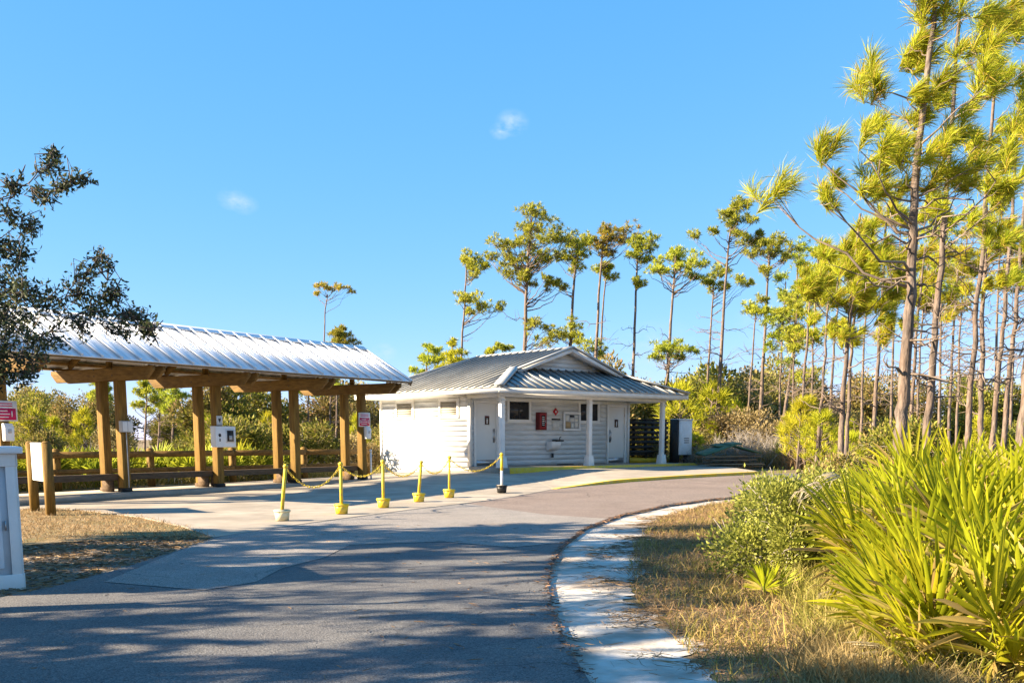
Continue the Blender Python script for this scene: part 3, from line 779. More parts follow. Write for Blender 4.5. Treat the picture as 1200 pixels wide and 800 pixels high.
q = G(); q.box(-.38, .38, -.235, -.221, .58, 1.92); q.build('door_panel', M['cabinet_grey'], o, bevel=.004)
for k in range(3):
    q = G(); q.box(-.12, .2, -.242, -.2355, 1.02 + k * .09, 1.05 + k * .09); q.build('vent_slot', M['dark_metal'], o)
for x in (-.3, .3):
    q = G(); q.box(x - .05, x + .05, -.1, .1, 0, .52); q.build('leg', M['black_wood'], o)
q = G(); q.box(-.54, -.43, -.2, .2, .02, 2.0); q.build('side_post', M['black_wood'], o)
# pile of weathered boards under green panels
pc = gnd(853, 549); pc.z = hgt(pc.x, pc.y)
o = empty('board_pile', pc, R(8), 'low pile of weathered boards topped with dark green panels beyond the walk', 'board pile')
random.seed(5)
for k in range(16):
    L = random.uniform(1.6, 2.5); a = random.uniform(-.16, .16); z = .06 + (k // 4) * .14
    y = -.55 + (k % 4) * .36 + random.uniform(-.05, .05); x = random.uniform(-.2, .2)
    q = G(); q.bar((x - L / 2, y - a * L / 2, z + random.uniform(-.015, .02)), (x + L / 2, y + a * L / 2, z + random.uniform(-.02, .05)), .22, .045); q.build('board', M['pile_wood'], o)
for x0, z0, x1, z1, y0, y1 in ((-1.2, .52, -.05, .90, -.7, .55), (-.1, .93, 1.15, .60, -.6, .65), (-.5, .86, .5, .97, -.2, .8)):
    q = G(); q.hexa([(x0, y0, z0), (x1, y0, z1), (x1, y1, z1 + .06), (x0, y1, z0 + .06), (x0, y0, z0 + .05), (x1, y0, z1 + .05), (x1, y1, z1 + .11), (x0, y1, z0 + .11)]); q.build('panel', M['green_tarp'], o)

# ------------------------------------------------------------------ open timber shelter
shl = empty('timber_shelter', PO, PA, 'long open timber shelter with a bright metal roof on paired posts', 'shelter')
FR = [-3.14, 0.0, 3.05, 6.05, 9.11]
RY = 0.375                                            # ridge line over the middle of the paired posts
SRZ, SEZ, SW = 4.35, 3.26, 1.96                       # ridge height, eave height, half width, above the floor
X0, X1 = -4.2, 9.62
CB0, CB1 = 2.81, 3.12                                 # cross beam bottom and top
g = G(); g.box(X0, 10.6, -.45, 1.35, -.18, 0.0); g.build('floor_slab', M['concrete'], shl)
for x in FR:
    for y in (0.0, 0.75):
        d = empty('post', (x, y, 0)); d.parent = shl
        q = G(); q.box(-.11, .11, -.11, .11, .10, 3.02); q.build('shaft', M['timber'], d, bevel=.008)
        q = G(); q.box(-.125, .125, -.125, .125, 0, .10); q.build('foot', M['black_wood'] if y == 0 else M['timber_old'], d)
    # a pair of cross beams clasps the posts
    for dx in (-.155, .155):
        q = G(); q.prism([(-1.58, CB1), (-1.58, CB1 - .10), (-1.32, CB0), (2.40, CB0), (2.64, CB1 - .10), (2.64, CB1)], x + dx - .042, x + dx + .042, 'x')
        q.build('cross_beam', M['timber_h'], shl, bevel=.006)
    for y in (0.0, .75):
        q = G()
        for dz in (2.93, 3.09): q.tube([(x - .215, y, dz), (x + .215, y, dz)], .017, 6)
        q.build('bolt', M['dark_metal'], shl)
    for dx in (-.155, .155):
        q = G(); q.box(x + dx - .05, x + dx + .05, -1.40, -1.26, CB1 + .001, CB1 + .14); q.build('metal_bracket', M['steel'], shl)
    # rafters up to the ridge and a short king post
    q = G(); q.box(x - .06, x + .06, RY - .06, RY + .06, CB1 - .1, SRZ - .22); q.build('king_post', M['timber'], shl)
    for sg in (-1, 1):
        q = G(); q.bar((x, RY + sg * 1.72, SEZ - .03), (x, RY, SRZ - .15), .08, .16); q.build('rafter', M['timber_h'], shl)
# long plates and purlins under the roof
slope = (SRZ - SEZ) / SW
for y, zz, nm in ((RY - 1.05, None, 'purlin'), (RY + 1.05, None, 'purlin'), (RY - .35, None, 'purlin'), (RY + .35, None, 'purlin'), (RY - 1.7, None, 'purlin'), (RY + 1.7, None, 'purlin')):
    zc = SRZ - abs(y - RY) * slope - .085
    q = G(); q.box(X0 + .12, X1 - .12, y - .045, y + .045, zc - .06, zc + .025); q.build(nm, M['timber_h'], shl)
# metal roof panels
pn = 0.515
def shelter_panel(sg):
    g = G(); e = SW + .10
    a = [(0, 0, SRZ), (pn - .002, 0, SRZ), (pn - .002, -sg * -e, SRZ - e * slope), (0, -sg * -e, SRZ - e * slope)]
    b = [(x, y, z - .025) for x, y, z in a]
    g.add(b + a, [(3, 2, 1, 0), (4, 5, 6, 7), (0, 1, 5, 4), (1, 2, 6, 5), (2, 3, 7, 6), (3, 0, 4, 7)])
    g.bar((0.02, 0, SRZ + .03), (0.02, sg * e, SRZ - e * slope + .03), .045, .062)
    # low stiffening swage in the middle of the pan
    g.bar((pn * .52, sg * .05, SRZ - .05 * slope + .004), (pn * .52, sg * e, SRZ - e * slope + .004), .05, .012)
    return g.mesh('roof_panel', M['galv'], fix=True)
pm = {-1: shelter_panel(-1), 1: shelter_panel(1)}
x = X0
while x < X1 - .1:
    for sg in (-1, 1):
        obj('roof_panel', pm[sg], shl, (x, RY, 0))
    x += pn
XE = x
q = G(); q.prism([(RY - .17, SRZ - .05), (RY, SRZ + .07), (RY + .17, SRZ - .05), (RY + .17, SRZ - .02 - .05), (RY - .17, SRZ - .07)], X0 - .02, XE + .02, 'x'); q.build('ridge_cap', M['galv'], shl)
for sg in (-1, 1):
    e = SW + .06; q = G(); q.box(X0 - .01, XE + .01, RY + sg * e - .025, RY + sg * e + .025, SRZ - e * slope - .085, SRZ - e * slope - .03); q.build('eave_board', M['timber_h'], shl)
    q = G(); q.box(X0 - .01, XE + .01, RY + sg * (e + .027) - .004 * sg, RY + sg * (e + .027) + .004, SRZ - e * slope - .10, SRZ - e * slope - .022); q.build('drip_edge', M['galv'], shl)
    for xx in (X0, XE):
        q = G(); q.bar((xx, RY, SRZ - .08), (xx, RY + sg * (SW + .08), SRZ - .08 - (SW + .08) * slope), .05, .15); q.build('rake_board', M['timber_h'], shl)
        q = G(); q.bar((xx, RY, SRZ + .025), (xx, RY + sg * (SW + .1), SRZ + .025 - (SW + .1) * slope), .10, .03); q.build('rake_flashing', M['galv'], shl)
# benches between the frames
for i in range(len(FR) - 1):
    a, b = FR[i] + .13, FR[i + 1] - .13
    d = empty('bench', (a, 0, 0)); d.parent = shl
    for k in range(3):
        q = G(); q.box(-.08, b - a + .08, .14 + k * .165, .14 + k * .165 + .15, .40, .45); q.build('seat_plank', M['timber_old'], d, bevel=.004)
    q = G(); q.box(-.06, b - a + .06, .115, .139, .30, .46); q.build('seat_apron', M['timber_old'], d, bevel=.004)
    for xx in (.1, b - a - .1):
        q = G(); q.box(xx - .05, xx + .05, .2, .56, 0, .399); q.build('support', M['timber_old'], d)

def shl_w(x, y, z):
    p = pxy(x, y); return Vector((p.x, p.y, PO.z + z))
# boxes and signs fixed to the front posts
def notice_sign(x, zc, label, w=.56):
    o = empty('notice_sign', shl_w(x, -.125, zc), PA, label, 'sign', 'red notice signs on shelter posts')
    q = G(); q.box(-w / 2, w / 2, -.012, 0, -.23, .23); q.build('plate', M['sign_white'], o)
    q = G(); q.box(-w / 2 + .035, w / 2 - .035, -.015, -.0122, -.20, .06); q.build('red_panel', M['magenta'], o)
    q = G()
    for k, (a, b) in enumerate(((-.16, .10), (-.19, .13), (-.15, .08))): q.box(a, b, -.018, -.0152, -.15 + k * .07, -.128 + k * .07)
    q.box(.165, .19, -.018, -.0152, -.13, .0); q.box(-.20, -.18, -.018, -.0152, -.13, .0)
    q.build('white_lettering', M['sign_white'], o)
    q = G()
    for k in range(2): q.box(-.2, .2, -.0145, -.0122, .10 + k * .055, .122 + k * .055)
    q.build('red_lettering', M['magenta'], o)
    return o
notice_sign(-3.14, 1.98, 'red and white notice sign on the shelter post at the left edge', .62)
notice_sign(9.11, 1.98, 'red and white notice sign on the shelter post nearest the restrooms')
def dispenser(x, dy, zc, label):
    o = empty('paper_dispenser', shl_w(x, -.115, zc), PA, label, 'dispenser', 'white dispensers under the notice signs')
    q = G(); q.prism([(-.13, -.2), (0, -.2), (0, .2), (-.09, .2), (-.15, .1)], -.11 + dy, .11 + dy, 'x'); q.build('case', M['sign_white'], o, bevel=.012)
    q = G(); q.box(-.04 + dy, .04 + dy, -.155, -.145, -.02, .07); q.build('window', M['plastic_grey'], o)
dispenser(-3.14, .03, 1.5, 'white paper dispenser below the red sign at the left edge')
dispenser(9.11, .08, 1.55, 'white paper dispenser below the red sign nearest the restrooms')
o = empty('grey_outlet_box', shl_w(0, -.115, 1.66), PA, 'grey electrical box on the shelter post behind the white board', 'electrical box')
q = G(); q.box(-.17, .15, -.13, 0, -.14, .14); q.build('case', M['plastic_grey'], o, bevel=.01)
q = G(); q.box(-.15, -.02, -.14, -.1305, -.12, .12); q.build('cover', M['cabinet_grey'], o, bevel=.004)
q = G(); q.box(.0, .13, -.14, -.1305, -.12, .12); q.build('cover', M['cabinet_grey'], o, bevel=.004)
q = G(); q.tube([(0, -.05, -.14), (0, -.05, -1.55)], .014, 6); q.build('conduit', M['plastic_grey'], o)
o = empty('defibrillator_case', shl_w(3.05, -.115, 1.12), PA, 'white wall case with a dark square window on the third shelter post', 'case')
q = G(); q.box(-.33, .38, -.22, 0, 0, .58); q.build('case', M['sign_white'], o, bevel=.012)
q = G(); q.box(.02, .33, -.228, -.2205, .12, .50); q.build('door_frame', M['cabinet_grey'], o)
q = G(); q.box(.06, .29, -.232, -.2285, .16, .46); q.build('window', M['black'], o)
q = G(); q.box(.13, .24, -.2345, -.2325, .20, .32); q.build('window_label', M['plastic_grey'], o)
q = G(); q.tube([(-.19, -.224, .33), (-.19, -.2205, .33)], .05, 10); q.box(-.21, -.17, -.224, -.2205, .16, .24); q.build('emblem', M['dark_metal'], o)
o = empty('small_placard', shl_w(3.05, -.112, 1.86), PA, 'small white placard above the white wall case on a shelter post', 'placard')
q = G(); q.box(-.1, .1, -.02, 0, -.13, .13); q.build('plate', M['sign_white'], o)
q = G(); q.prism([(-.05, .03), (0, -.07), (.05, .03), (.03, .07), (0, .045), (-.03, .07)], -.023, -.0205, 'y'); q.build('emblem', M['dark_metal'], o)
o = empty('downpipe', shl_w(9.11 + .2, -.2, 0), PA, 'thin white pipe standing beside the shelter post nearest the restrooms', 'pipe')
q = G(); q.tube([(0, 0, 0), (0, 0, .95)], .03, 8); q.build('pipe', M['sign_white'], o)
q = G(); q.tube([(0, 0, .93), (0, 0, 1.0)], .042, 8); q.build('cap', M['sign_white'], o)

# ------------------------------------------------------------------ rail fence behind the shelter
fp = [onz(u, v, .15).to_2d() for u, v in ((68, 571), (182, 566), (277, 563), (357, 560.5))]
fdir = (fp[-1] - fp[0]).normalized(); f0 = fp[0]
fo = empty('rail_fence', (f0.x, f0.y, .13), math.atan2(fdir.y, fdir.x), 'low two rail timber fence running behind the shelter', 'fence')
sp = (fp[-1] - fp[0]).length / 3
for k in range(-3, 5):
    q = G(); q.box(k * sp - .085, k * sp + .085, -.085, .085, -.1, 1.10)
    q.hexa([(k * sp - .085, -.085, 1.10), (k * sp + .085, -.085, 1.10), (k * sp + .085, .085, 1.10), (k * sp - .085, .085, 1.10),
            (k * sp - .05, -.05, 1.14), (k * sp + .05, -.05, 1.14), (k * sp + .05, .05, 1.14), (k * sp - .05, .05, 1.14)])
    q.build('post', M['timber'], fo)
    if k < 4:
        for zz in (.86, .40):
            q = G(); q.box(k * sp, (k + 1) * sp - .004, -.125, -.087, zz, zz + (.19 if zz > .5 else .14)); q.build('rail', M['timber_h'], fo)

# ------------------------------------------------------------------ white board between two short posts
a, b = gnd(41, 599), gnd(61, 604.5)
d = (b - a); ang = math.atan2(d.y, d.x); L = d.length
o = empty('post_board', a, ang, 'white board held between two short timber posts on the straw bank', 'sign board')
L = min(L, 1.5)
for x in (0, L):
    q = G(); q.box(x - .085, x + .085, -.085, .085, -.05, 1.46)
    q.hexa([(x - .085, -.085, 1.46), (x + .085, -.085, 1.46), (x + .085, .085, 1.46), (x - .085, .085, 1.46), (x - .05, -.05, 1.5), (x + .05, -.05, 1.5), (x + .05, .05, 1.5), (x - .05, .05, 1.5)])
    q.build('post', M['timber'], o)
q = G(); q.box(.087, L - .087, -.025, .025, .68, 1.47); q.build('board', M['sign_white'], o, bevel=.006)

# ------------------------------------------------------------------ pale painted booth at the left edge
a = gnd(28.5, 690)
bo = empty('painted_booth', a, R(209), 'pale blue white painted booth with panelled side at the left edge', 'booth')
BL, BD, BH = 1.9, 1.3, 1.40
q = G(); q.box(.03, BL - .03, -BD + .03, -.03, .02, BH); q.build('body', M['booth'], bo)
# frame-and-panel on the two sides that can be seen
for (x0, x1) in ((.012, .10), (.90, 1.0), (BL - .10, BL)):
    q = G(); q.box(x0, x1, -.029, .012, .10, BH - .02); q.build('stile', M['white'], bo, bevel=.004)
for (z0, z1) in ((.0, .16), (BH - .13, BH - .0)):
    q = G(); q.box(.0, BL, -.029, .018, z0, z1); q.build('rail', M['white'], bo, bevel=.004)
for (x0, x1) in ((.16, .84), (1.06, BL - .16)):
    q = G(); q.box(x0, x1, -.029, .006, .22, BH - .2); q.build('panel', M['booth'], bo, bevel=.02)
q = G(); q.box(.125, .135, -.029, .03, .62, .72); q.build('hasp', M['steel'], bo)
for (y0, y1) in ((-.12, -.031), (-BD, -BD + .1), (-.72, -.6)):
    q = G(); q.box(-.012, .029, y0, y1, .10, BH - .02); q.build('stile', M['white'], bo, bevel=.004)
for (z0, z1) in ((.0, .16), (BH - .13, BH - .0)):
    q = G(); q.box(-.018, .029, -BD, -.031, z0, z1); q.build('rail', M['white'], bo, bevel=.004)
q = G(); q.box(-.07, BL + .07, -BD - .07, .07, BH + .002, BH + .07); q.build('counter_top', M['cabinet_grey'], bo, bevel=.01)

# ------------------------------------------------------------------ yellow stanchions and chains
stq = [(331, 611.5, (.07, 0), 1.0, 'white'), (400.5, 603.5, (0, .0), 1.0, 'yellow'), (449.5, 596, (.0, .02), 1.0, 'yellow'),
       (491, 589, (.05, 0), .92, 'yellow'), (526.5, 584, (.01, 0), .98, 'yellow'), (588, 578.5, (0, 0), 1.0, 'black')]
slab = ['leaning yellow stanchion with white bucket base, nearest the camera',
        'upright yellow stanchion second from the left along the plaza edge',
        'yellow stanchion third from the left along the plaza edge',
        'slightly leaning yellow stanchion fourth from the left along the plaza edge',
        'slim yellow stanchion fifth from the left along the plaza edge',
        'yellow topped stanchion with white pole and black base, nearest the porch']
tops = []
for i, (u, v, tl, hh, kind) in enumerate(stq):
    p = gnd(u, v); p.z = hgt(p.x, p.y) + .036
    o = empty('stanchion', p, 0, slab[i], 'stanchion', 'yellow stanchions along the plaza edge')
    bm_ = {'white': M['cream_yellow'], 'yellow': M['yellow_post'], 'black': M['black']}[kind]
    q = G(); n = 14; r0, r1, hb = .120, .145, .19
    q.tube([(0, 0, 0), (0, 0, hb)], [r0, r1], n); q.tube([(0, 0, hb - .03), (0, 0, hb + .005)], r1 + .012, n); q.build('bucket_base', bm_, o)
    q = G(); q.tube([(0, 0, hb + .0055), (0, 0, hb + .012)], r1 - .01, n); q.build('concrete_fill', M['yellow_post'] if kind == 'yellow' else M['concrete'], o)
    ht = 1.0 * hh; tx = tl[0] * 1.3; ty = tl[1]
    if kind == 'black':
        q = G(); q.tube([(0, 0, .19), (tx * .55, ty * .55, ht * .58)], .036, 8); q.build('lower_pole', M['sign_white'], o)
        q = G(); q.tube([(tx * .55, ty * .55, ht * .58), (tx, ty, ht)], .038, 8); q.build('upper_pole', M['yellow_post'], o)
    else:
        q = G(); q.tube([(0, 0, .19), (tx, ty, ht)], .034 if i != 4 else .028, 8); q.build('pole', M['yellow_post'], o)
    q = G(); q.tube([(tx, ty, ht - .02), (tx, ty, ht + .02), (tx, ty, ht + .05)], [.046, .05, .02], 8); q.build('cap', M['yellow_post'], o)
    tops.append(p + Vector((tx, ty, ht - .02)))
link = G()
def chain(a, b, sag, label):
    g = G(); n = int((b - a).length * 1.06 / .085); pts = []
    for i in range(n + 1):
        t = i / n; p = a.lerp(b, t); p.z -= sag * 4 * t * (1 - t); pts.append(p)
    for i in range(n):
        p, q2 = pts[i], pts[i + 1]; d = (q2 - p).normalized()
        up = Vector((0, 0, 1)); sd = d.cross(up).normalized(); w = sd if i % 2 else d.cross(sd).normalized()
        c = (p + q2) / 2; hl = .056; hw = .020
        ring = [c + d * (hl * math.cos(t)) + w * (hw * math.sin(t)) for t in np.linspace(0, 2 * math.pi, 9)]
        g.tube(ring, .008, 4, cap=False)
    o = g.build('plastic_chain', M['yellow_post'], fix=False)
    tag(o, label, 'chain', 'yellow chains between the stanchions')
cl_ = ['yellow plastic chain sagging between first and second stanchion from the left', 'yellow plastic chain sagging between second and third stanchion from the left',
       'yellow plastic chain between third and fourth stanchion from the left', 'yellow plastic chain between fourth and fifth stanchion from the left',
       'yellow plastic chain hanging between fifth stanchion and the black based one']
for i in range(5):
    chain(tops[i], tops[i + 1], (.40, .26, .30, .30, .36)[i], cl_[i])

# ------------------------------------------------------------------ vegetation helpers
rng = np.random.default_rng(11)
def unit(v):
    return v / np.maximum(np.linalg.norm(v, axis=-1, keepdims=True), 1e-9)
def rand_dirs(n, r):
    return unit(r.normal(size=(n, 3)))
def add_leaves(g, c, d, ln, wd, r, m=0, flat=0.0):
    """diamond shaped leaves: c centres/bases, d directions"""
    n = len(c); d = unit(d)
    up = rand_dirs(n, r); up[:, 2] += flat
    sd = unit(np.cross(d, up)); nn = unit(np.cross(sd, d))
    ln = np.broadcast_to(np.asarray(ln, dtype=float), (n,))[:, None]; wd = np.broadcast_to(np.asarray(wd, dtype=float), (n,))[:, None]
    b = c; t = c + d * ln; mid = c + d * ln * .45 + nn * ln * .06
    V = np.stack([b, mid + sd * wd * .5, t, mid - sd * wd * .5], 1).reshape(-1, 3)
    F = (np.arange(n)[:, None] * 4 + np.arange(4)[None, :])
    g.add(V, F, m)
def add_needles(g, c, d, ln, wd, r, m=0, bend=None):
    """thin bent needles, two segments each"""
    n = len(c); d = unit(d)
    sd = unit(np.cross(d, rand_dirs(n, r)))
    ln = np.broadcast_to(np.asarray(ln, dtype=float), (n,))[:, None]; wd = np.broadcast_to(np.asarray(wd, dtype=float), (n,))[:, None]
    mid = c + d * ln * .55
    d2 = d if bend is None else unit(d + bend)
    t = mid + d2 * ln * .5
    V = np.stack([c - sd * wd * .35, c + sd * wd * .35, mid + sd * wd * .5, mid - sd * wd * .5, t], 1).reshape(-1, 3)
    k = np.arange(n)[:, None] * 5
    g.add(V, k + np.array([[0, 1, 2, 3]]), m)
    g.add(np.zeros((0, 3)), (k + np.array([[3, 2, 4]])) - n * 5, m)
def merge(dst, src, mi):
    if src.n == 0: return
    base = dst.n; dst.v += src.v; dst.n += src.n
    for k in (3, 4):
        for f, m in src.f[k]: dst.f[k].append((f + base, mi))
    for q, m in src.other: dst.other.append(([i + base for i in q], mi))
def curve(a, b, sag, r, n=6, wob=0.05):
    """limb path from a to b that first droops or runs level, then turns up"""
    a, b = Vector(a), Vector(b); out = []
    L = (b - a).length
    for i in range(n + 1):
        t = i / n; p = a.lerp(b, t); p.z -= sag * L * math.sin(math.pi * t) * (1 - .3 * t)
        if 0 < i < n: p += Vector(r.normal(size=3) * wob * L)
        out.append(p)
    return out

def pine(Y, trunk_px, w0, w1, clumps, seed, style='mid', label='', group=None, needle=None, bark=None, dead=4, base_v=None, extra=0.45, dens=1.0, name='pine_tree', nclump=26, zbase=None):
    """a pine standing at depth Y. trunk_px: points up the trunk; clumps: (u, v, radius in px) of foliage tufts. Each tuft gets its own depth."""
    r = np.random.default_rng(seed)
    k = Y / 1161.0
    tp = [ony(u, v, Y) for u, v in trunk_px]
    zb = hgt(tp[0].x, Y) - .05
    tp[0].z = min(tp[0].z, tp[0].z)
    d = tp[1] - tp[0]
    base = tp[0] - d * ((tp[0].z - zb) / max(d.z, .1)) if tp[0].z > zb + .05 else Vector((tp[0].x, tp[0].y, zb))
    pts = [base] + [p for p in tp if p.z > zb + .3]
    # small bends
    path = []
    for i in range(len(pts) - 1):
        for j in range(4):
            p = pts[i].lerp(pts[i + 1], j / 4)
            path.append(p + Vector((r.normal() * .012, r.normal() * .02, 0)) * (0 if i == j == 0 else 1))
    path.append(pts[-1])
    H = path[-1].z - base.z
    rad = [(w0 + (w1 - w0) * ((p.z - base.z) / H) ** .75) / 2 * k * (1 + (.2 if i == 0 else 0)) for i, p in enumerate(path)]
    root = empty(name, base, 0, label, 'tree', group)
    o = base
    gt = G(); nside = 10 if style == 'near' else 7
    gt.tube([p - o for p in path], rad, nside)
    def trunk_at(z):
        for i in range(len(path) - 1):
            if path[i].z <= z <= path[i + 1].z:
                t = (z - path[i].z) / max(path[i + 1].z - path[i].z, 1e-6); return path[i].lerp(path[i + 1], t), rad[i] + (rad[i + 1] - rad[i]) * t
        return (path[-1], rad[-1]) if z > path[-1].z else (path[0], rad[0])
    gl = G(); gc = G()
    cl = []
    for (u, v, rp) in clumps:
        c = ony(u, v, Y); hx = c.x - trunk_at(c.z)[0].x
        c.y += r.uniform(-1, 1) * (abs(hx) * .55 + rp * k * .9)
        cl.append((c, rp * k))
    if style != 'near':
        fine = []
        for c, q in cl:
            for i in range(3):
                o3 = rand_dirs(1, r)[0] * q * r.uniform(.3, .95)
                fine.append((c + Vector((o3[0] * 1.15, o3[1], o3[2] * .6)), q * r.uniform(.45, .7)))
        cl = fine
    nreal = len(cl)
    for i in range(int(nreal * extra)):                 # the side of the crown that is turned away
        c, q = cl[r.integers(nreal)]; t, _ = trunk_at(c.z)
        dx = c.x - t.x
        a = r.uniform(.6, 1.2) * r.choice([-1, 1])
        cl.append((Vector((t.x + dx * r.uniform(.1, .75), t.y + (abs(dx) + q) * a * .8, c.z + r.normal() * q * .5)), q * r.uniform(.7, 1)))
    for c, q in cl:
        hd = math.hypot(c.x - trunk_at(c.z)[0].x, c.y - trunk_at(c.z)[0].y)
        zat = c.z - max(.25 * H * .1, hd * r.uniform(.45, .95)) - q * .2
        zat = max(base.z + H * .25, min(zat, path[-1].z - .02 * H))
        t0, r0 = trunk_at(zat)
        lr = max(.010, min(r0 * .42, .016 + hd * .008)) * (.85 if style == 'near' else 1.1)
        end = Vector((c.x, c.y, c.z - q * .35))
        pth = curve(t0, end, r.uniform(.02, .12), r, 6, .025)
        gl.tube([p - o for p in pth], [lr * (1 - .72 * i / 6) for i in range(7)], 5)
        if style == 'near':
            # a few brush-like shoots at the limb's end, swept by the wind
            ns = 4
            for s in range(ns):
                ax = Vector((r.normal() * .55 + .22, r.normal() * .5, .75 + r.normal() * .25)).normalized()
                st = pth[5] if s > 1 else pth[6]
                off = Vector((r.normal(), r.normal(), r.normal() * .6)) * q * .30
                a0 = end + off; a1 = a0 + ax * q * .75
                gl.tube([p - o for p in (st, a0, a1)], [lr * .35, lr * .28, lr * .2], 4)
                nn = int(130 * dens)
                tt = r.uniform(-.15, 1.0, nn)
                bp = np.array(a0 - o)[None] + tt[:, None] * np.array(a1 - a0)[None]
                dirs = np.array(ax)[None] * r.uniform(.35, 1.1, nn)[:, None] + rand_dirs(nn, r) * .62 + np.array([.22, -.05, .05])
                bend = np.array([.28, 0, -.18])[None] + r.normal(size=(nn, 3)) * .1
                add_needles(gc, bp, dirs, q * r.uniform(.6, 1.0, nn), .0085 * (Y / 14) ** .6, r, 0, bend)
        else:
            nt = max(4, int(nclump * .27 * dens)); q = q * 1.15
            pos = rand_dirs(nt, r); pos[:, 2] = pos[:, 2] * .8 + .2
            pos *= (r.uniform(.15, 1, nt)[:, None] ** .5) * q * 1.08
            pos[:, 2] *= .7
            pos += np.array(c - o)[None]
            hub = np.array(end - o)
            for p in pos:
                gl.tube([hub, (hub + p) / 2 + r.normal(size=3) * q * .06, p], [lr * .4, lr * .3, lr * .16], 3)
            ax = unit(pos - hub[None] + np.array([0, 0, q * .6]))
            nn = 15
            bp = np.repeat(pos, nn, 0); A = np.repeat(ax, nn, 0)
            dirs = A * r.uniform(.1, 1.0, nt * nn)[:, None] + rand_dirs(nt * nn, r) * .75
            L = q * .2 + .19
            add_leaves(gc, bp, dirs, L * r.uniform(.7, 1.15, nt * nn), .0007 * Y, r)
    # dead stubs and bare limbs on the lower trunk
    for i in range(dead):
        z = base.z + H * r.uniform(.28, .62); t0, r0 = trunk_at(z); a = r.uniform(0, 2 * math.pi); L = r.uniform(.05, .14) * H
        e = t0 + Vector((math.cos(a) * L, math.sin(a) * L, L * r.uniform(-.15, .55)))
        pth = curve(t0, e, r.uniform(-.1, .12), r, 5, .05)
        gl.tube([p - o for p in pth], [r0 * .22 * (1 - .8 * j / 5) + .004 for j in range(6)], 4)
        for j in range(6):
            s0 = pth[1 + j % 5]; e2 = s0 + (Vector(r.normal(size=3)) * .5 + (e - t0).normalized() * .6) * L * .32
            gl.tube([s0 - o, (s0 + e2) / 2 - o + Vector(r.normal(size=3) * .03 * L), e2 - o], [r0 * .10 + .003, r0 * .07 + .003, .003], 3)
    merge(gt, gl, 1)
    gt.build('trunk', [bark or (M['bark'] if style == 'near' else M['bark_far']), M['limb'] if style == 'near' else M['bark_far']], root, smooth=True, fix=False)
    gc.build('crown', needle or (M['needle_near'] if style == 'near' else M['needle_mid']), root, fix=False)
    return root

c6 = lambda x, y, r=17: (480 + x / 3.158, 220 + y / 3.158, r)
c7 = lambda x, y, r=16: (800 + x / 2.2225, 200 + y / 2.2225, r)
p6 = lambda x, y: (480 + x / 3.158, 220 + y / 3.158)
p7 = lambda x, y: (800 + x / 2.2225, 200 + y / 2.2225)
GM = 'tall pines behind the restroom building'
pine(54, [p6(190, 650), p6(203, 420), p6(213, 262)], 4.5, 1.5, [c6(225, 262, 10), c6(262, 285, 9), c6(205, 268, 8), c6(240, 325, 10), c6(275, 290, 7), c6(185, 415, 10), c6(235, 402, 11), c6(290, 447, 12), c6(325, 440, 8), c6(262, 440, 9)], 21, label='thin sparse pine standing left of the biggest pine behind the restroom roof', group=GM, dead=5)
pine(58, [p6(424, 640), p6(430, 450), p6(438, 250), p6(452, 110)], 8.5, 2, [c6(450, 112, 17), c6(500, 118, 14), c6(400, 145, 15), c6(540, 150, 14), c6(470, 155, 15), c6(520, 195, 16), c6(565, 195, 12), c6(420, 200, 15), c6(370, 205, 15), c6(325, 215, 14), c6(310, 245, 12), c6(365, 250, 14), c6(545, 235, 12), c6(480, 225, 14), c6(400, 300, 12), c6(365, 325, 12), c6(420, 325, 10), c6(500, 270, 10), c6(350, 280, 9), c6(520, 345, 11), c6(560, 350, 9), c6(470, 500, 12), c6(510, 520, 10), c6(500, 565, 13), c6(535, 560, 10)], 22, label='tallest broad crowned pine rising behind the restroom roof ridge', group=GM, dead=8, extra=.6)
pine(60, [p6(592, 640), p6(605, 400), p6(622, 185)], 6.5, 2, [c6(635, 185, 12), c6(600, 205, 12), c6(660, 205, 10), c6(590, 245, 13), c6(645, 235, 11), c6(615, 270, 11), c6(600, 310, 10), c6(570, 260, 9), c6(545, 350, 8), c6(605, 530, 11), c6(570, 555, 9), c6(610, 545, 8)], 23, label='dark narrow pine just right of the biggest pine over the roof ridge', group=GM, dead=7)
pine(62, [p6(688, 650), p6(700, 400), p6(722, 150)], 6, 1.8, [c6(720, 150, 11), c6(755, 170, 10), c6(795, 170, 12), c6(815, 190, 9), c6(690, 195, 11), c6(735, 200, 11), c6(770, 205, 10), c6(680, 225, 11), c6(735, 240, 9)], 24, label='rusty crowned pine second right of the biggest pine', group=GM, needle=M['needle_rust'], dead=6)
pine(63, [p6(703, 655), p6(716, 430), p6(728, 320)], 4.5, 1.5, [c6(720, 325, 9), c6(745, 340, 8), c6(705, 305, 9), c6(735, 300, 8), c6(660, 590, 13), c6(700, 610, 11), c6(630, 580, 9)], 25, label='short topped pine pressed beside the rusty crowned pine', group=GM, dead=6)
pine(60, [p6(825, 720), p6(836, 450), p6(846, 205)], 5.5, 1.8, [c6(840, 192, 10), c6(880, 205, 11), c6(825, 215, 10), c6(860, 225, 9), c6(895, 225, 8), c6(820, 250, 9), c6(880, 258, 10), c6(850, 350, 8), c6(835, 345, 6)], 26, label='slender pine with a small crown left of the open sky gap', group=GM, dead=9)
pine(56, [p6(952, 745), p6(966, 500), p6(985, 250)], 6.5, 2, [c6(1000, 245, 12), c6(960, 255, 11), c6(1040, 265, 12), c6(935, 272, 11), c6(985, 280, 11), c6(1060, 290, 10), c6(1020, 295, 10), c6(930, 305, 9), c6(1075, 318, 9), c6(900, 320, 7)], 27, label='umbrella topped pine with long bare spreading limbs over the porch', group=GM, dead=10)
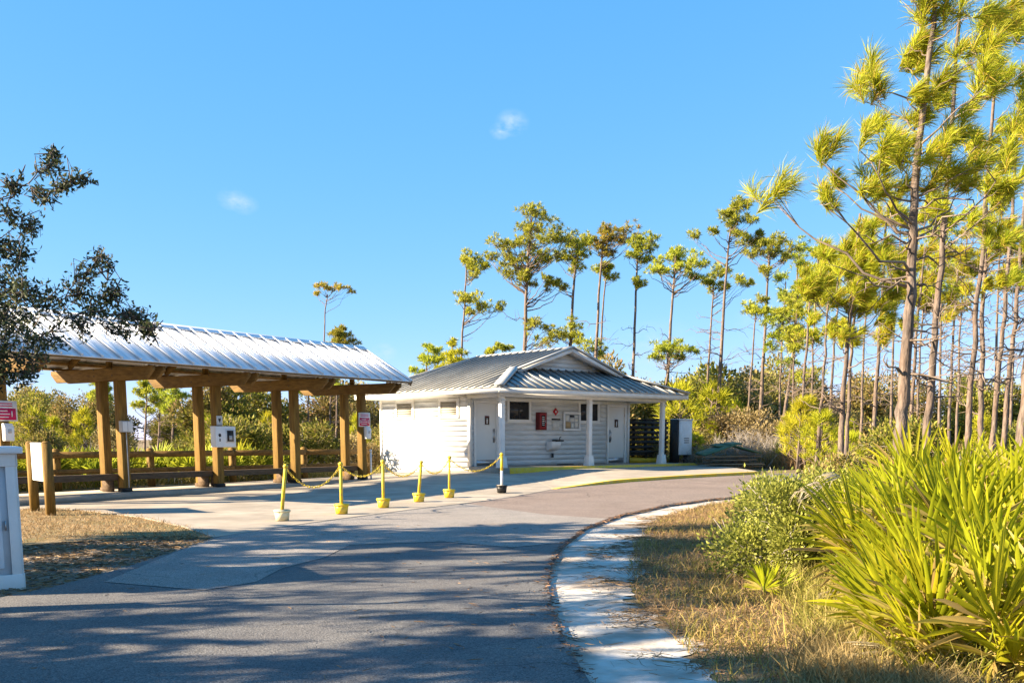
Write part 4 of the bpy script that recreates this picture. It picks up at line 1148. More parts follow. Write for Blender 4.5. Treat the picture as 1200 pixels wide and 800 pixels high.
pine(50, [(782, 440), (785, 420), (788, 408)], 4, 2, [(768, 411, 10), (780, 406, 11), (795, 407, 10), (806, 413, 9), (772, 418, 8), (800, 419, 8)], 28, label='low umbrella shaped pine just above the porch roof end', group='low pines behind the restroom', dead=2)
pine(58, [p7(62, 600), p7(72, 430), p7(80, 290)], 4.5, 1.5, [c7(72, 278, 9), c7(115, 262, 10), c7(145, 285, 9), c7(100, 305, 9), c7(160, 300, 8), c7(60, 300, 7)], 29, label='shorter pine close left of the tall feathery pine right of the porch', group=GM, dead=6)
pine(50, [p7(92, 620), p7(108, 330), p7(118, 210), p7(132, 95)], 7, 1.6, [c7(130, 92, 10), c7(160, 95, 10), c7(100, 122, 9), c7(150, 130, 10), c7(118, 120, 8), c7(175, 140, 8), c7(52, 155, 9), c7(75, 165, 6), c7(190, 175, 9), c7(145, 165, 7), c7(205, 165, 6)], 30, label='tall feathery topped pine standing right of the porch roof', group=GM, dead=12)
pine(54, [p7(203, 610), p7(215, 400), p7(226, 200)], 6.5, 1.8, [c7(190, 190, 11), c7(225, 183, 11), c7(255, 185, 11), c7(285, 205, 11), c7(205, 215, 11), c7(265, 225, 10), c7(180, 215, 9), c7(240, 210, 11), c7(195, 345, 9), c7(215, 260, 8)], 31, label='round crowned pine right of the tall feathery pine', group=GM, dead=9)
pine(56, [p7(265, 640), p7(288, 470), p7(300, 240)], 5.5, 1.8, [c7(325, 195, 12), c7(300, 225, 11), c7(345, 220, 11), c7(360, 235, 9), c7(310, 250, 9), c7(275, 345, 9), c7(265, 330, 8), c7(300, 300, 9)], 32, label='leaning dark pine behind the round crowned pine', group=GM, dead=7)
pine(48, [p7(172, 600), p7(188, 400), p7(192, 350)], 3.8, 1.4, [c7(190, 350, 8), c7(175, 365, 7), c7(205, 370, 6)], 33, label='thin pale pine stem between the round crowned and feathery pines', group=GM, dead=6)
# left: the flat topped bare pine and young pines beyond the shelter
pine(62, [(379, 440), (380, 395), (381, 362), (384, 345)], 3.2, 1.2, [(372, 337, 6), (382, 336, 6), (392, 337, 6), (400, 339, 5), (411, 341, 5), (368, 343, 4)], 34, label='bare flat topped pine beyond the shelter roof', group='pines beyond the shelter', dead=22, nclump=13, extra=.1, needle=M['needle_rust'])
pine(55, [(396, 440), (397, 410), (398, 388)], 3, 1.5, [(393, 394, 9), (402, 396, 9), (410, 400, 8), (398, 404, 10), (386, 404, 7), (399, 387, 6)], 35, label='bushy young pine top showing over the right end of the shelter roof', group='pines beyond the shelter', needle=M['needle_rust'], dead=1)
pine(52, [(497, 450), (500, 425), (503, 405)], 3, 1.2, [(500, 408, 6), (512, 412, 7), (506, 422, 8), (493, 420, 6), (488, 435, 8), (516, 425, 7)], 36, label='small round tufted pine above the restroom roof hip', group='low pines behind the restroom', dead=2)
pine(50, [(527, 450), (529, 425), (531, 402)], 3, 1.2, [(529, 404, 7), (535, 414, 9), (524, 420, 9), (531, 428, 11), (517, 432, 8), (543, 426, 8)], 37, label='upright bright young pine above the restroom roof hip', group='low pines behind the restroom', needle=M['needle_sap'], dead=1)
pine(50, [(575, 440), (577, 420), (579, 406)], 2.4, 1.2, [(588, 408, 5), (574, 412, 5), (595, 410, 5)], 38, label='tiny pine tip peeping over the roof ridge', group='low pines behind the restroom', dead=0)

# right: the near stand of long needled pines
GN = 'long needled pines on the right'
near_main = [(915, 217, 30), (966, 176, 26), (951, 246, 20), (1036, 70, 27), (1032, 100, 24), (1036, 130, 20), (1080, 12, 26), (1072, 42, 22), (1120, 20, 30), (1140, 55, 30), (1112, 152, 26), (1000, 195, 24), (1043, 185, 30), (1030, 205, 28), (1098, 205, 30), (1120, 195, 26),
             (1060, 165, 22), (1015, 225, 20), (985, 205, 16), (1085, 175, 22), (1140, 205, 22), (1092, 60, 24), (1105, 95, 22), (1062, 110, 20), (1075, 140, 22), (1130, 110, 24)]
pine(13.2, [(1055, 520), (1058, 470), (1064, 390), (1069, 300), (1073, 220), (1082, 120), (1098, 0), (1106, -60)], 20, 4, [(u, v, q * 1.12) for u, v, q in near_main] + [(1090, -30, 30), (1125, -25, 28), (1060, -10, 24)], 41, 'near', 'big long needled pine with bark trunk rising behind the palmettos', GN, dead=16, extra=.1)
pine(16.5, [(1084, 528), (1090, 460), (1096, 380), (1104, 290), (1112, 200), (1118, 100), (1125, 10)], 12, 3, [(1166, 47, 28), (1191, 80, 26), (1174, 187, 30), (1153, 106, 24), (1100, 120, 20), (1130, 120, 22), (1190, 150, 24), (1150, 160, 22), (1185, 20, 26), (1120, 60, 22), (1160, 230, 20), (1080, 240, 20)], 42, 'near', 'pine with a forked looking slim trunk just right of the big near pine', GN, dead=18, extra=.3)
pine(19, [(1133, 525), (1138, 450), (1146, 350), (1156, 240), (1164, 120), (1170, 20)], 9, 2.5, [(1190, 110, 22), (1140, 90, 20), (1200, 190, 22), (1130, 260, 18), (1180, 230, 20), (1165, 290, 16), (1150, 30, 20), (1195, 270, 16), (1205, 30, 22)], 43, 'near', 'pale pine trunk left of a close pair at the right', GN, dead=18, extra=.3, dens=.9)
pine(19.6, [(1149, 528), (1150, 460), (1152, 370), (1156, 260), (1160, 170)], 9, 2.5, [(1170, 180, 20), (1140, 215, 18), (1185, 260, 16), (1150, 160, 18), (1130, 190, 16), (1120, 290, 15), (1175, 330, 14), (1138, 340, 13), (1160, 300, 15)], 44, 'near', 'dark pine trunk right of the close pair at the right', GN, dead=18, extra=.3, dens=.9)
pine(22, [(1163, 520), (1170, 440), (1177, 370), (1186, 250), (1194, 120)], 7.5, 2.5, [(1200, 130, 18), (1175, 140, 16), (1210, 210, 18), (1180, 330, 14), (1200, 320, 14), (1215, 80, 18)], 45, 'near', 'reddish pine trunk second from the right edge', GN, dead=16, extra=.3, dens=.9)
pine(23, [(1176, 522), (1182, 440), (1189, 380), (1200, 250), (1210, 100)], 7.5, 2.5, [(1215, 140, 18), (1225, 220, 18), (1205, 290, 14), (1230, 60, 20)], 46, 'near', 'dark pine trunk close to the right edge', GN, dead=16, extra=.3, dens=.9)
pine(14.5, [(1196, 530), (1201, 460), (1208, 380), (1222, 220), (1236, 60)], 16, 5, [(1230, 110, 26), (1195, 5, 24), (1260, 180, 28), (1215, 160, 20), (1250, 40, 28)], 47, 'near', 'thick rough pine trunk cut by the right edge', GN, dead=6, extra=.3)
mid_r = [(955, 375, 14), (1025, 375, 15), (1050, 385, 12), (975, 395, 14), (1040, 260, 15),(1045, 280, 17), (1030, 310, 17), (968, 300, 16), (990, 290, 17), (1010, 310, 18), (940, 340, 14), (1000, 360, 16), (1045, 345, 14),(1000, 300, 18), (1020, 285, 18), (1040, 300, 18), (985, 325, 20), (1005, 335, 18), (960, 330, 17), (950, 345, 15), (1030, 330, 16), (975, 350, 16), (1015, 270, 16), (1050, 320, 14)]
pine(24, [(986, 505), (990, 440), (995, 380), (1003, 300), (1008, 250)], 9, 2.5, mid_r, 48, 'near', 'yellow crowned pine on twin pale stems left of the big near pine', GN, dead=8, extra=.35, dens=1.15)
pine(25, [(992, 515), (996, 440), (999, 385), (1006, 320)], 6, 2.5, [(1015, 360, 16), (990, 395, 15), (982, 380, 14), (1035, 355, 14), (1000, 400, 13)], 49, 'near', 'low tufted second stem beside the yellow crowned pine', GN, dead=6, extra=.3, dens=1.1)
pine(30, [(1024, 510), (1028, 440), (1032, 380), (1036, 300), (1040, 240)], 6.5, 2, [(1042, 245, 15), (1060, 262, 14), (1025, 262, 14), (1036, 390, 12), (1050, 230, 14), (1030, 400, 11)], 50, 'near', 'slim straight pine between yellow crowned pine and big near pine', GN, dead=14, extra=.4, dens=.9)
pine(32, [(1067, 510), (1071, 430), (1077, 360), (1084, 290)], 6, 2, [(1090, 290, 14), (1075, 300, 14), (1100, 320, 13), (1085, 330, 12), (1110, 350, 13), (1065, 345, 12), (1120, 300, 13), (1098, 375, 12)], 51, 'near', 'dark thin pine seen just right of the big near trunk', GN, dead=14, extra=.4, dens=.9)
pine(33, [(961, 490), (965, 440), (968, 390), (972, 320)], 5, 1.8, [(972, 310, 14), (955, 325, 13), (985, 300, 13), (965, 290, 13), (945, 318, 11)], 52, 'near', 'thin pale pine left of the twin pale stems', GN, dead=12, extra=.4, dens=.9)
pine(34, [(973, 492), (975, 440), (978, 395), (982, 330)], 4.5, 1.8, [(990, 340, 12), (975, 330, 12), (1000, 315, 12)], 53, 'near', 'thin dark pine stem left of the twin pale stems', GN, dead=12, extra=.4, dens=.9)
pine(36, [(940, 485), (943, 440), (947, 380), (950, 330)], 5, 1.8, [(952, 325, 12), (940, 338, 11), (962, 345, 11), (948, 350, 11), (935, 325, 10)], 54, 'near', 'thin pine at the left edge of the near stand', GN, dead=12, extra=.4, dens=.9, needle=M['needle_mid'])
pine(40, [(1112, 500), (1115, 430), (1118, 380), (1122, 310)], 4.5, 1.8, [(1125, 305, 12), (1112, 315, 11), (1135, 320, 11), (1120, 335, 10)], 55, 'near', 'far slim pine between the forked trunk and the close pair', GN, dead=14, extra=.4, dens=.8, needle=M['needle_mid'])

# the rest of the stand: thin stems farther back
thin = [(953, 44, 300, 'left of the thin pale pine'), (1012, 40, 285, 'right of the yellow crowned pine'), (1047, 38, 270, 'just left of the big near trunk'), (1078, 44, 300, 'between big near trunk and forked trunk'),
        (1102, 36, 255, 'just right of the forked trunk'), (1124, 42, 280, 'left of the pale trunk of the close pair'), (1168, 34, 240, 'right of the dark trunk of the close pair'), (1188, 40, 270, 'between the reddish trunk and the right edge'), (915, 52, 330, 'right of the leaning dark pine'), (930, 48, 345, 'left of the near stand edge')]
for i, (u, Y, vt, w) in enumerate(thin):
    rr_ = random.Random(i * 7 + 3); le = rr_.uniform(4, 12)
    pine(Y, [(u - le * .4, 515), (u, (515 + vt) / 2), (u + le, vt)], 170 / Y, 1.3, [(u + le + rr_.uniform(-16, 16), vt + rr_.uniform(-6, 60) + (40 if k > 7 else 0), rr_.uniform(9, 14)) for k in range(12)], 500 + i, needle=M['needle_near'] if i < 8 else None, label='far thin pine stem ' + w, group='far thin pines of the right stand', dead=12)

# ------------------------------------------------------------------ shrubs, scrub and undergrowth
def shrub_mesh(name, seed, w, h, leaf, n, m, twig=M['twig'], lobes=9, up=.4, aspect=.5):
    r = np.random.default_rng(seed); g = G()
    cs = []
    for i in range(lobes):
        a = r.uniform(0, 2 * math.pi); q = r.uniform(0, 1) ** .6
        zc = h * (r.uniform(.25, .85) if q < .6 else r.uniform(.18, .6))
        cs.append((q * w * .36 * math.cos(a), q * w * .36 * math.sin(a), zc, r.uniform(.15, .27) * min(w, h * 1.3)))
    cs = np.array(cs)
    # stems
    for c in cs:
        b = Vector((c[0] * .25 + r.normal() * .05, c[1] * .25 + r.normal() * .05, -.05))
        e = Vector(c[:3]); pth = curve(b, e, -.05, r, 4, .05)
        g.tube(pth, [.02 + .01 * h] + [.014 + .005 * h, .012, .009, .006], 4, 1)
        for j in range(7):
            e2 = e + Vector(rand_dirs(1, r)[0]) * c[3] * r.uniform(.7, 1.25)
            g.tube([pth[3], (Vector(pth[3]) + e2) / 2 + Vector(r.normal(size=3) * .04), e2], [.008, .006, .004], 3, 1)
    k = r.integers(0, lobes, n)
    d = rand_dirs(n, r); rad = r.uniform(.25, 1.0, n) ** .5 * (1 + .22 * r.normal(size=n))
    p = cs[k, :3] + d * (rad * cs[k, 3])[:, None] * np.array([1, 1, .85])
    p[:, 2] = np.maximum(p[:, 2], .04)
    dirs = d + np.array([0, 0, up]) + rand_dirs(n, r) * .7
    add_leaves(g, p, dirs, leaf * r.uniform(.7, 1.3, n), leaf * aspect, r, 0)
    return g.mesh(name, [m, twig])
def twig_mesh(name, seed, w, h, n=46, m=M['twig'], leaf=None):
    r = np.random.default_rng(seed); g = G()
    def grow(p, d, L, rd, lev):
        e = p + d * L; md = (p + e) / 2 + Vector(r.normal(size=3)) * L * .08
        g.tube([p, md, e], [rd, rd * .8, rd * .6], 3)
        if lev == 0: return
        for i in range(3 if lev > 1 else 2):
            nd = (d + Vector(r.normal(size=3)) * .55 + Vector((0, 0, .12))).normalized()
            grow(e if i else md, nd, L * r.uniform(.55, .85), rd * .6, lev - 1)
    for i in range(n // 3):
        a = r.uniform(0, 2 * math.pi); sp = r.uniform(0, .9)
        p = Vector((math.cos(a) * w * .12 * r.uniform(0, 2.6), math.sin(a) * w * .12 * r.uniform(0, 2.6), -.05))
        d = Vector((math.cos(a) * sp, math.sin(a) * sp, 1)).normalized()
        grow(p, d, h * r.uniform(.22, .36), .016, 3)
    return g.mesh(name, [m])
def sapling_mesh(name, seed, h, w, m, tuft=.34, n=34, nn=26, wd=.02):
    """young pine: short stem, whorls of upturned shoots with long needles"""
    r = np.random.default_rng(seed); g = G()
    g.tube([(0, 0, -.05), (.03, 0, h * .5), (0, .02, h * .95)], [.05 + .008 * h, .035, .012], 5, 1)
    for i in range(n):
        t = r.uniform(.12, 1.0) ** .8; z = h * t
        a = r.uniform(0, 2 * math.pi); L = w * .5 * (1.05 - t) ** .7 * r.uniform(.45, 1.1) + .06
        e = Vector((math.cos(a) * L, math.sin(a) * L, z + L * .25))
        g.tube([(0, 0, max(z - L * .3, .05)), e * .6 + Vector((0, 0, (z - L * .2) * .4)), e], [.016, .011, .006], 3, 1)
        ax = np.array([math.cos(a) * .5, math.sin(a) * .5, 1.0])
        bp = np.array(e)[None] - ax[None] * r.uniform(0, tuft * .7, nn)[:, None] * .6
        dirs = ax[None] * .9 + rand_dirs(nn, r) * .85
        add_needles(g, bp, dirs, tuft * r.uniform(.7, 1.2, nn), wd, r, 0, r.normal(size=(nn, 3)) * .15)
    return g.mesh(name, [m, M['bark_far']])
def fan(g, c, ax, nrm, L, nb, wd, r, m=0, spread=1.9, droop=.12):
    """one palmetto fan at c: blades radiate about ax in the plane with normal nrm, each folded along its middle"""
    ax = Vector(ax).normalized(); nrm = Vector(nrm); nrm = (nrm - ax * nrm.dot(ax)).normalized(); sd = ax.cross(nrm)
    V = []; F = []
    for i in range(nb):
        t = (i / (nb - 1) - .5) * 2 * spread + r.normal() * .03
        d = ax * math.cos(t) + sd * math.sin(t) + nrm * r.normal() * .10
        d.normalize(); ll = L * (1 - .16 * abs(t) / spread) * r.uniform(.85, 1.08)
        w = d.cross(nrm).normalized() * wd * .5; lift = nrm * wd * .28
        p0 = c + d * L * .06; p1 = c + d * ll * .45 + nrm * ll * .02; p2 = c + d * ll * .8 - Vector((0, 0, droop * ll * .25)); p3 = c + d * ll - Vector((0, 0, droop * ll * r.uniform(.4, 1.2)))
        k = len(V)
        V += [p0, p1 - w + lift, p1, p1 + w + lift, p2 - w * .62 + lift * .5, p2, p2 + w * .62 + lift * .5, p3]
        F += [(k, k + 1, k + 2), (k, k + 2, k + 3), (k + 1, k + 4, k + 5, k + 2), (k + 2, k + 5, k + 6, k + 3), (k + 4, k + 7, k + 5), (k + 5, k + 7, k + 6)]
    g.add([tuple(v) for v in V], F, m)
def palmetto_fans(seed, nf, rad, h, L, nb=22, wd=.045, dead=2, lean=(0, 0)):
    """one geometry per leaf: stalk (material 1) and its folded blades (material 0)"""
    r = np.random.default_rng(seed); out_ = []
    for i in range(nf + dead):
        isd = i >= nf; g = G()
        a = r.uniform(0, 2 * math.pi); q = r.uniform(0, 1) ** .6
        out = Vector((math.cos(a), math.sin(a), 0))
        el = r.uniform(.9, 1.5) - q * .38 if not isd else r.uniform(-.1, .25)
        d = (out * math.cos(el) + Vector((lean[0], lean[1], math.sin(el)))).normalized()
        st = Vector((out.x * rad * q * .55, out.y * rad * q * .55, .0))
        pl = h * r.uniform(.4, .95) * (1 - .25 * q) * (1 if not isd else .6)
        c = st + d * pl
        nrm = out * -math.sin(el) + Vector((0, 0, math.cos(el))) + Vector(r.normal(size=3)) * .35
        fan(g, c, d + Vector((0, 0, .25)), nrm, L * r.uniform(.75, 1.1), nb, wd * r.uniform(.85, 1.15), r, 0, spread=r.uniform(1.35, 1.9), droop=.05 if not isd else .7)
        g.tube([st, (st + c) / 2 + Vector((0, 0, .04)), c + d * .04], [.013, .011, .008], 4, 1)
        out_.append((g, isd))
    return out_
def palmetto(name, loc, seed, nf, rad, h, L, label, nb=24, wd=.038, dead=3, lean=(0, 0), group=None):
    root = empty(name, loc, 0, label, 'palmetto', group)
    for g, isd in palmetto_fans(seed, int(nf * 1.15), rad, h, L, nb, wd, dead, lean):
        g.build('dead_fan' if isd else 'fan', [M['palm_dead'], M['palm_dead']] if isd else [M['palm'], M['palm_far']], root, fix=False)
    return root

# big palmettos at the right front
PG = 'saw palmettos at the right front'
def P2(u, Y): return Vector(((u - 600) / 1161 * Y, Y, -.03))
palmetto('saw_palmetto', P2(1088, 9.4), 61, 24, .75, 1.2, .78, 'bright saw palmetto at the left end of the front clump beside the leafy bush', group=PG)
palmetto('saw_palmetto', P2(1128, 8.5), 62, 28, .8, 1.2, .80, 'tall saw palmetto in the middle of the front clump', group=PG)
palmetto('saw_palmetto', P2(1180, 7.8), 63, 28, .85, 1.15, .80, 'large saw palmetto at the right edge of the picture', group=PG)
palmetto('saw_palmetto', P2(1145, 9.8), 64, 24, .8, 1.35, .80, 'saw palmetto with upright fans behind the front clump, under the near pines', group=PG)
palmetto('saw_palmetto', P2(1075, 7.9), 65, 13, .5, .5, .58, 'low drooping saw palmetto with dry lower fans at the grass edge', group=PG, dead=4)
palmetto('saw_palmetto', P2(1118, 6.9), 66, 15, .5, .6, .70, 'low saw palmetto nearest the camera in the right corner', group=PG, dead=3)
palmetto('saw_palmetto', P2(1225, 9.2), 67, 26, .8, 1.35, .80, 'saw palmetto behind the right edge clump', group=PG)
palmetto('saw_palmetto', P2(1200, 6.6), 68, 18, .6, .8, .72, 'saw palmetto cut by the lower right corner', group=PG, dead=2)
palmetto('saw_palmetto', P2(1095, 11.4), 69, 22, .8, 1.4, .80, 'saw palmetto at the back of the front clump before the big pine trunk', group=PG)
palmetto('saw_palmetto', P2(1180, 11.8), 70, 22, .8, 1.4, .80, 'saw palmetto at the back right of the clump before the close trunk pair', group=PG)
palmetto('saw_palmetto', P2(905, 9.8), 71, 5, .2, .2, .34, 'small dark young palmetto at the foot of the leafy bush', wd=.03, dead=1, group=PG)
palmetto('saw_palmetto', P2(1160, 6.2), 72, 15, .5, .5, .66, 'low saw palmetto between the two in the lower right corner', group=PG, dead=3)
# dry fans hang over the left palmetto
root = empty('dead_palmetto', P2(992, 10.4), 0, 'dead pale palmetto fans bent over the left palmetto', 'dead palmetto')
r = np.random.default_rng(9)
for i in range(3):
    g = G(); c = Vector((r.normal() * .12 - .15, r.normal() * .1, 1.12 + r.normal() * .08))
    fan(g, c, Vector((-.8, -.3, .1 + r.normal() * .2)), Vector((.2, -.6, .8)), .40, 9, .016, r, 0, spread=.35, droop=.5)
    g.tube([(i * .03, 0, 0), (i * .02, 0, .6), c], [.012, .01, .007], 4)
    g.build('dead_fan', M['palm_dead'], root, fix=False)

# leafy pale bushes between grass and palmettos
def bush(u, Y, seed, w, h, leaf, n, m, label, cat='bush', group=None, name='leafy_bush', lobes=9):
    root = empty(name, (P2(u, Y).x, Y, hgt(P2(u, Y).x, Y) - .04), 0, label, cat, group)
    me = shrub_mesh('foliage', seed, w, h, leaf, n, m, lobes=lobes)
    obj('foliage', me, root)
    return root
bush(922, 10.8, 81, 1.55, 1.15, .05, 12000, M['leaf_myrtle'], 'pale fine leaved bush beside the dry grass left of the palmettos', lobes=14)
bush(958, 12.4, 82, 1.7, 1.35, .055, 9000, M['leaf_myrtle'], 'pale fine leaved bush behind the other, close to the palmettos', lobes=14)
bush(912, 15, 83, 1.7, 1.0, .06, 8000, M['leaf_myrtle'], 'low pale bush at the far end of the grass by the road', lobes=12)
bush(985, 14.5, 84, 1.8, 1.1, .06, 7000, M['leaf_myrtle'], 'pale bush hidden behind the left palmetto', lobes=12)

# prototypes for the scrub
SH = {}
SH['olive'] = [shrub_mesh('olive_shrub', 100 + i, 2.6, 2.4, .13, 5200, M['leaf_olive'], lobes=12) for i in range(3)]
SH['green'] = [shrub_mesh('green_shrub', 110 + i, 2.8, 2.8, .14, 5200, M['leaf_green'], lobes=12) for i in range(3)]
SH['brown'] = [shrub_mesh('brown_shrub', 120 + i, 2.4, 1.8, .10, 3600, M['leaf_brown'], lobes=10) for i in range(2)]
SH['twig'] = [twig_mesh('twiggy_shrub', 130 + i, 2.0, 1.9, 60) for i in range(3)]
SH['sap'] = [sapling_mesh('young_pine', 140 + i, 2.4, 2.0, M['needle_sap'], n=46) for i in range(3)]
SH['tree'] = [shrub_mesh('scrub_tree', 150 + i, 4.0, 5.2, .20, 7000, M['leaf_olive' if i else 'leaf_green'], lobes=17) for i in range(3)]
def pal_mesh(seed):
    g2 = G()
    for g, isd in palmetto_fans(seed, 15, .7, .85, .68, 13, .06, 1): merge(g2, g, 1 if isd else 0)
    return g2.mesh('palmetto', [M['palm_far'], M['palm_dead']])
SH['palm'] = [pal_mesh(160 + i) for i in range(3)]
LB = {'olive': ('olive_shrub', 'shrub'), 'green': ('green_shrub', 'shrub'), 'brown': ('brown_shrub', 'shrub'), 'twig': ('twiggy_shrub', 'shrub'),
      'sap': ('young_pine', 'young pine'), 'tree': ('scrub_tree', 'tree'), 'palm': ('palmetto', 'palmetto')}
KW = {'olive': 'dull olive shrub', 'green': 'green shrub', 'brown': 'brownish winter shrub', 'twig': 'grey twiggy shrub', 'sap': 'yellow green young pine', 'tree': 'small scrub tree', 'palm': 'low saw palmetto'}
pr = np.random.default_rng(77)
def spot(x, y):
    u = 600 + 1161 * x / y
    for lim, w in ((0, 'beyond the left edge of the picture'), (112, 'left of the first full post pair'), (175, 'right of the first full post pair'), (238, 'left of the post pair with the white case'), (300, 'just right of the white wall case'),
                   (345, 'behind the next to last post pair'), (405, 'left of the last shelter post pair'), (450, 'by the restroom side wall'), (620, 'behind the left half of the restroom roof'), (740, 'behind the right half of the restroom roof'),
                   (785, 'behind the slatted rack'), (815, 'right of the utility cabinet'), (850, 'above the left end of the board pile'), (885, 'above the right end of the board pile'), (925, 'above the pale leafy bushes'), (980, 'left of the twin pale pine stems'),
                   (1045, 'left of the big near pine'), (1090, 'close beside the big near pine trunk'), (1130, 'right of the forked trunk'), (1165, 'at the close trunk pair'), (1205, 'near the right edge of the picture')):
        if u < lim: return w
    return 'beyond the right edge of the picture'
def plant(kind, x, y, s, where, sz=None):
    if kind != 'palm' and x < -8.5 and y < 36: return None
    if (-8.5 < x < 1 and 33 < y < 42) or (6.5 < x < 10.6 and 35 < y < 41): return None
    me = SH[kind][pr.integers(len(SH[kind]))]
    o = obj(LB[kind][0], me, None, (x, y, hgt(x, y) - .06))
    o.rotation_euler = (pr.normal() * .04, pr.normal() * .04, pr.uniform(0, 6.283))
    u_ = 600 + 1161 * x / y
    if 138 < u_ < 240 and y > 34: s = s * (.55 if y < 58 else .75); sz = None
    q = s * pr.uniform(.88, 1.12)
    o.scale = (q, q, (sz or s) * pr.uniform(.9, 1.1))
    far = 'nearer' if y < 24 else 'distant' if y > 60 else 'farther' if y > 44 else ''
    tag(o, (far + ' ' + KW[kind] + ' ' + spot(x, y)).strip(), LB[kind][1], (LB[kind][0].replace('_', ' ') + 's ' + where))
    return o
def pick(r, table):
    ks, ws = zip(*table); ws = np.array(ws, float); return ks[r.choice(len(ks), p=ws / ws.sum())]

# left: palmettos right behind the fence, shrubs and small trees behind them
fn = Vector((-fdir.y, fdir.x))
W1 = 'behind the rail fence beyond the shelter'
for i in range(40):
    s = -6 + i * .47 + pr.normal() * .2; q = f0 + fdir * s + fn * pr.uniform(.8, 2.6); plant('palm', q.x, q.y, 1.1, W1)
for i in range(46):
    s = pr.uniform(-8, 17); q = f0 + fdir * s + fn * pr.uniform(2.6, 7.5)
    plant(pick(pr, (('olive', 3), ('green', 1.5), ('brown', 2.5), ('twig', 4), ('sap', 1.2), ('palm', 2))), q.x, q.y, pr.uniform(.75, 1.1), W1)
for i in range(26):
    s = pr.uniform(-10, 21); q = f0 + fdir * s + fn * pr.uniform(8, 17)
    plant(pick(pr, (('olive', 2), ('green', 1.5), ('tree', 1.6), ('twig', 2), ('brown', 1.5), ('sap', 1.6))), q.x, q.y, pr.uniform(.75, 1.05), W1)
for i in range(34):
    y = pr.uniform(37, 50); u = pr.uniform(-60, 330); x = (u - 600) / 1161 * y
    plant(pick(pr, (('olive', 3), ('green', 1), ('brown', 2.5), ('twig', 4), ('sap', 1.2), ('tree', .7))), x, y, pr.uniform(.8, 1.1), W1)
# thin pines seen between the shelter posts
GL = 'thin pines seen between the shelter posts'
for i, (u, Y, vt, lb) in enumerate(((172, 52, 452, 'small tufted pine left of the sky gap seen through the shelter'), (188, 56, 458, 'slim pine in the sky gap seen through the shelter'), (204, 50, 456, 'dark bare stemmed pine right of the sky gap seen through the shelter'),
                               (305, 50, 440, 'straight pine stem seen left of the second post pair from the restrooms'), (362, 48, 436, 'straight pale pine stem between the two right post pairs'), (388, 50, 430, 'pine stem just left of the right post pair'), (120, 46, 440, 'pine behind the leftmost full post pair'))):
    pine(Y, [(u - 3, 540), (u - 1, (540 + vt) / 2), (u, vt)], 4, 1.2, [(u, vt + 2, 9), (u + 9, vt + 8, 8), (u - 8, vt + 9, 8), (u + 4, vt + 16, 8), (u - 10, vt + 24, 7), (u + 12, vt + 26, 7)], 300 + i, label=lb, group=GL, dead=9)

# behind and right of the restroom building
W2 = 'behind the restroom building'
for i in range(30):
    x, y = pr.uniform(-9, 13), pr.uniform(46, 60)
    plant(pick(pr, (('olive', 2), ('green', 2), ('tree', 1.6), ('sap', 2.5), ('brown', 1))), x, y, pr.uniform(.8, 1.1), W2)
W3 = 'in the scrub right of the restroom building'
for i in range(70):
    y = pr.uniform(41, 64); u = pr.uniform(765, 1010); x = (u - 600) / 1161 * y
    k = pick(pr, (('olive', 1.8), ('green', 1.0), ('brown', 3), ('twig', 4), ('sap', 2.2), ('tree', .7 if y > 52 else 0)))
    plant(k, x, y, pr.uniform(.7, 1.0) * (.8 if y < 46 else 1), W3)
for u, y, s in ((905, 38, .85), (935, 34, .95), (960, 33, .8), (945, 36, 1.0), (798, 47, 1.5), (830, 50, 1.6), (855, 52, 1.3), (925, 40, .9)):
    plant('sap', (u - 600) / 1161 * y, y, s, W3)
for u, y, s in ((870, 42, .95), (885, 41, .9), (900, 40, .95), (855, 43, .9), (842, 44, .9), (895, 43.5, 1.1), (865, 44, 1.1), (912, 42, 1.0), (838, 42.5, .7)):
    plant('twig', (u - 600) / 1161 * y, y, s * 1.15, W3)
for u, y, s in ((880, 46, 1.15), (905, 45, 1.2), (855, 47, 1.2), (925, 46, 1.2), (830, 48, 1.1)):
    plant('brown', (u - 600) / 1161 * y, y, s * 1.3, W3)
W4 = 'among the near pine trunks on the right'
for i in range(64):
    y = pr.uniform(17, 44); u = pr.uniform(950, 1330); x = (u - 600) / 1161 * y
    k = pick(pr, (('brown', 3), ('twig', 4), ('olive', 1.4), ('palm', 1.5 if y < 26 else .3), ('sap', .4), ('green', .5)))
    plant(k, x, y, pr.uniform(.5, .85) * (.7 if y < 24 else 1), W4)
W5 = 'in the far tree line beyond the scrub'
for i in range(110):
    y = pr.uniform(60, 90); u = pr.uniform(735, 1330); x = (u - 600) / 1161 * y
    plant(pick(pr, (('tree', 4), ('green', 2), ('olive', 1.5), ('sap', 1))), x, y, pr.uniform(.95, 1.4), W5)
W6 = 'in the far tree line left of the restroom building'
for i in range(60):
    y = pr.uniform(60, 92); u = pr.uniform(-160, 480); x = (u - 600) / 1161 * y
    plant(pick(pr, (('tree', 4), ('green', 2), ('olive', 2), ('sap', 1))), x, y, pr.uniform(.8, 1.1), W6)

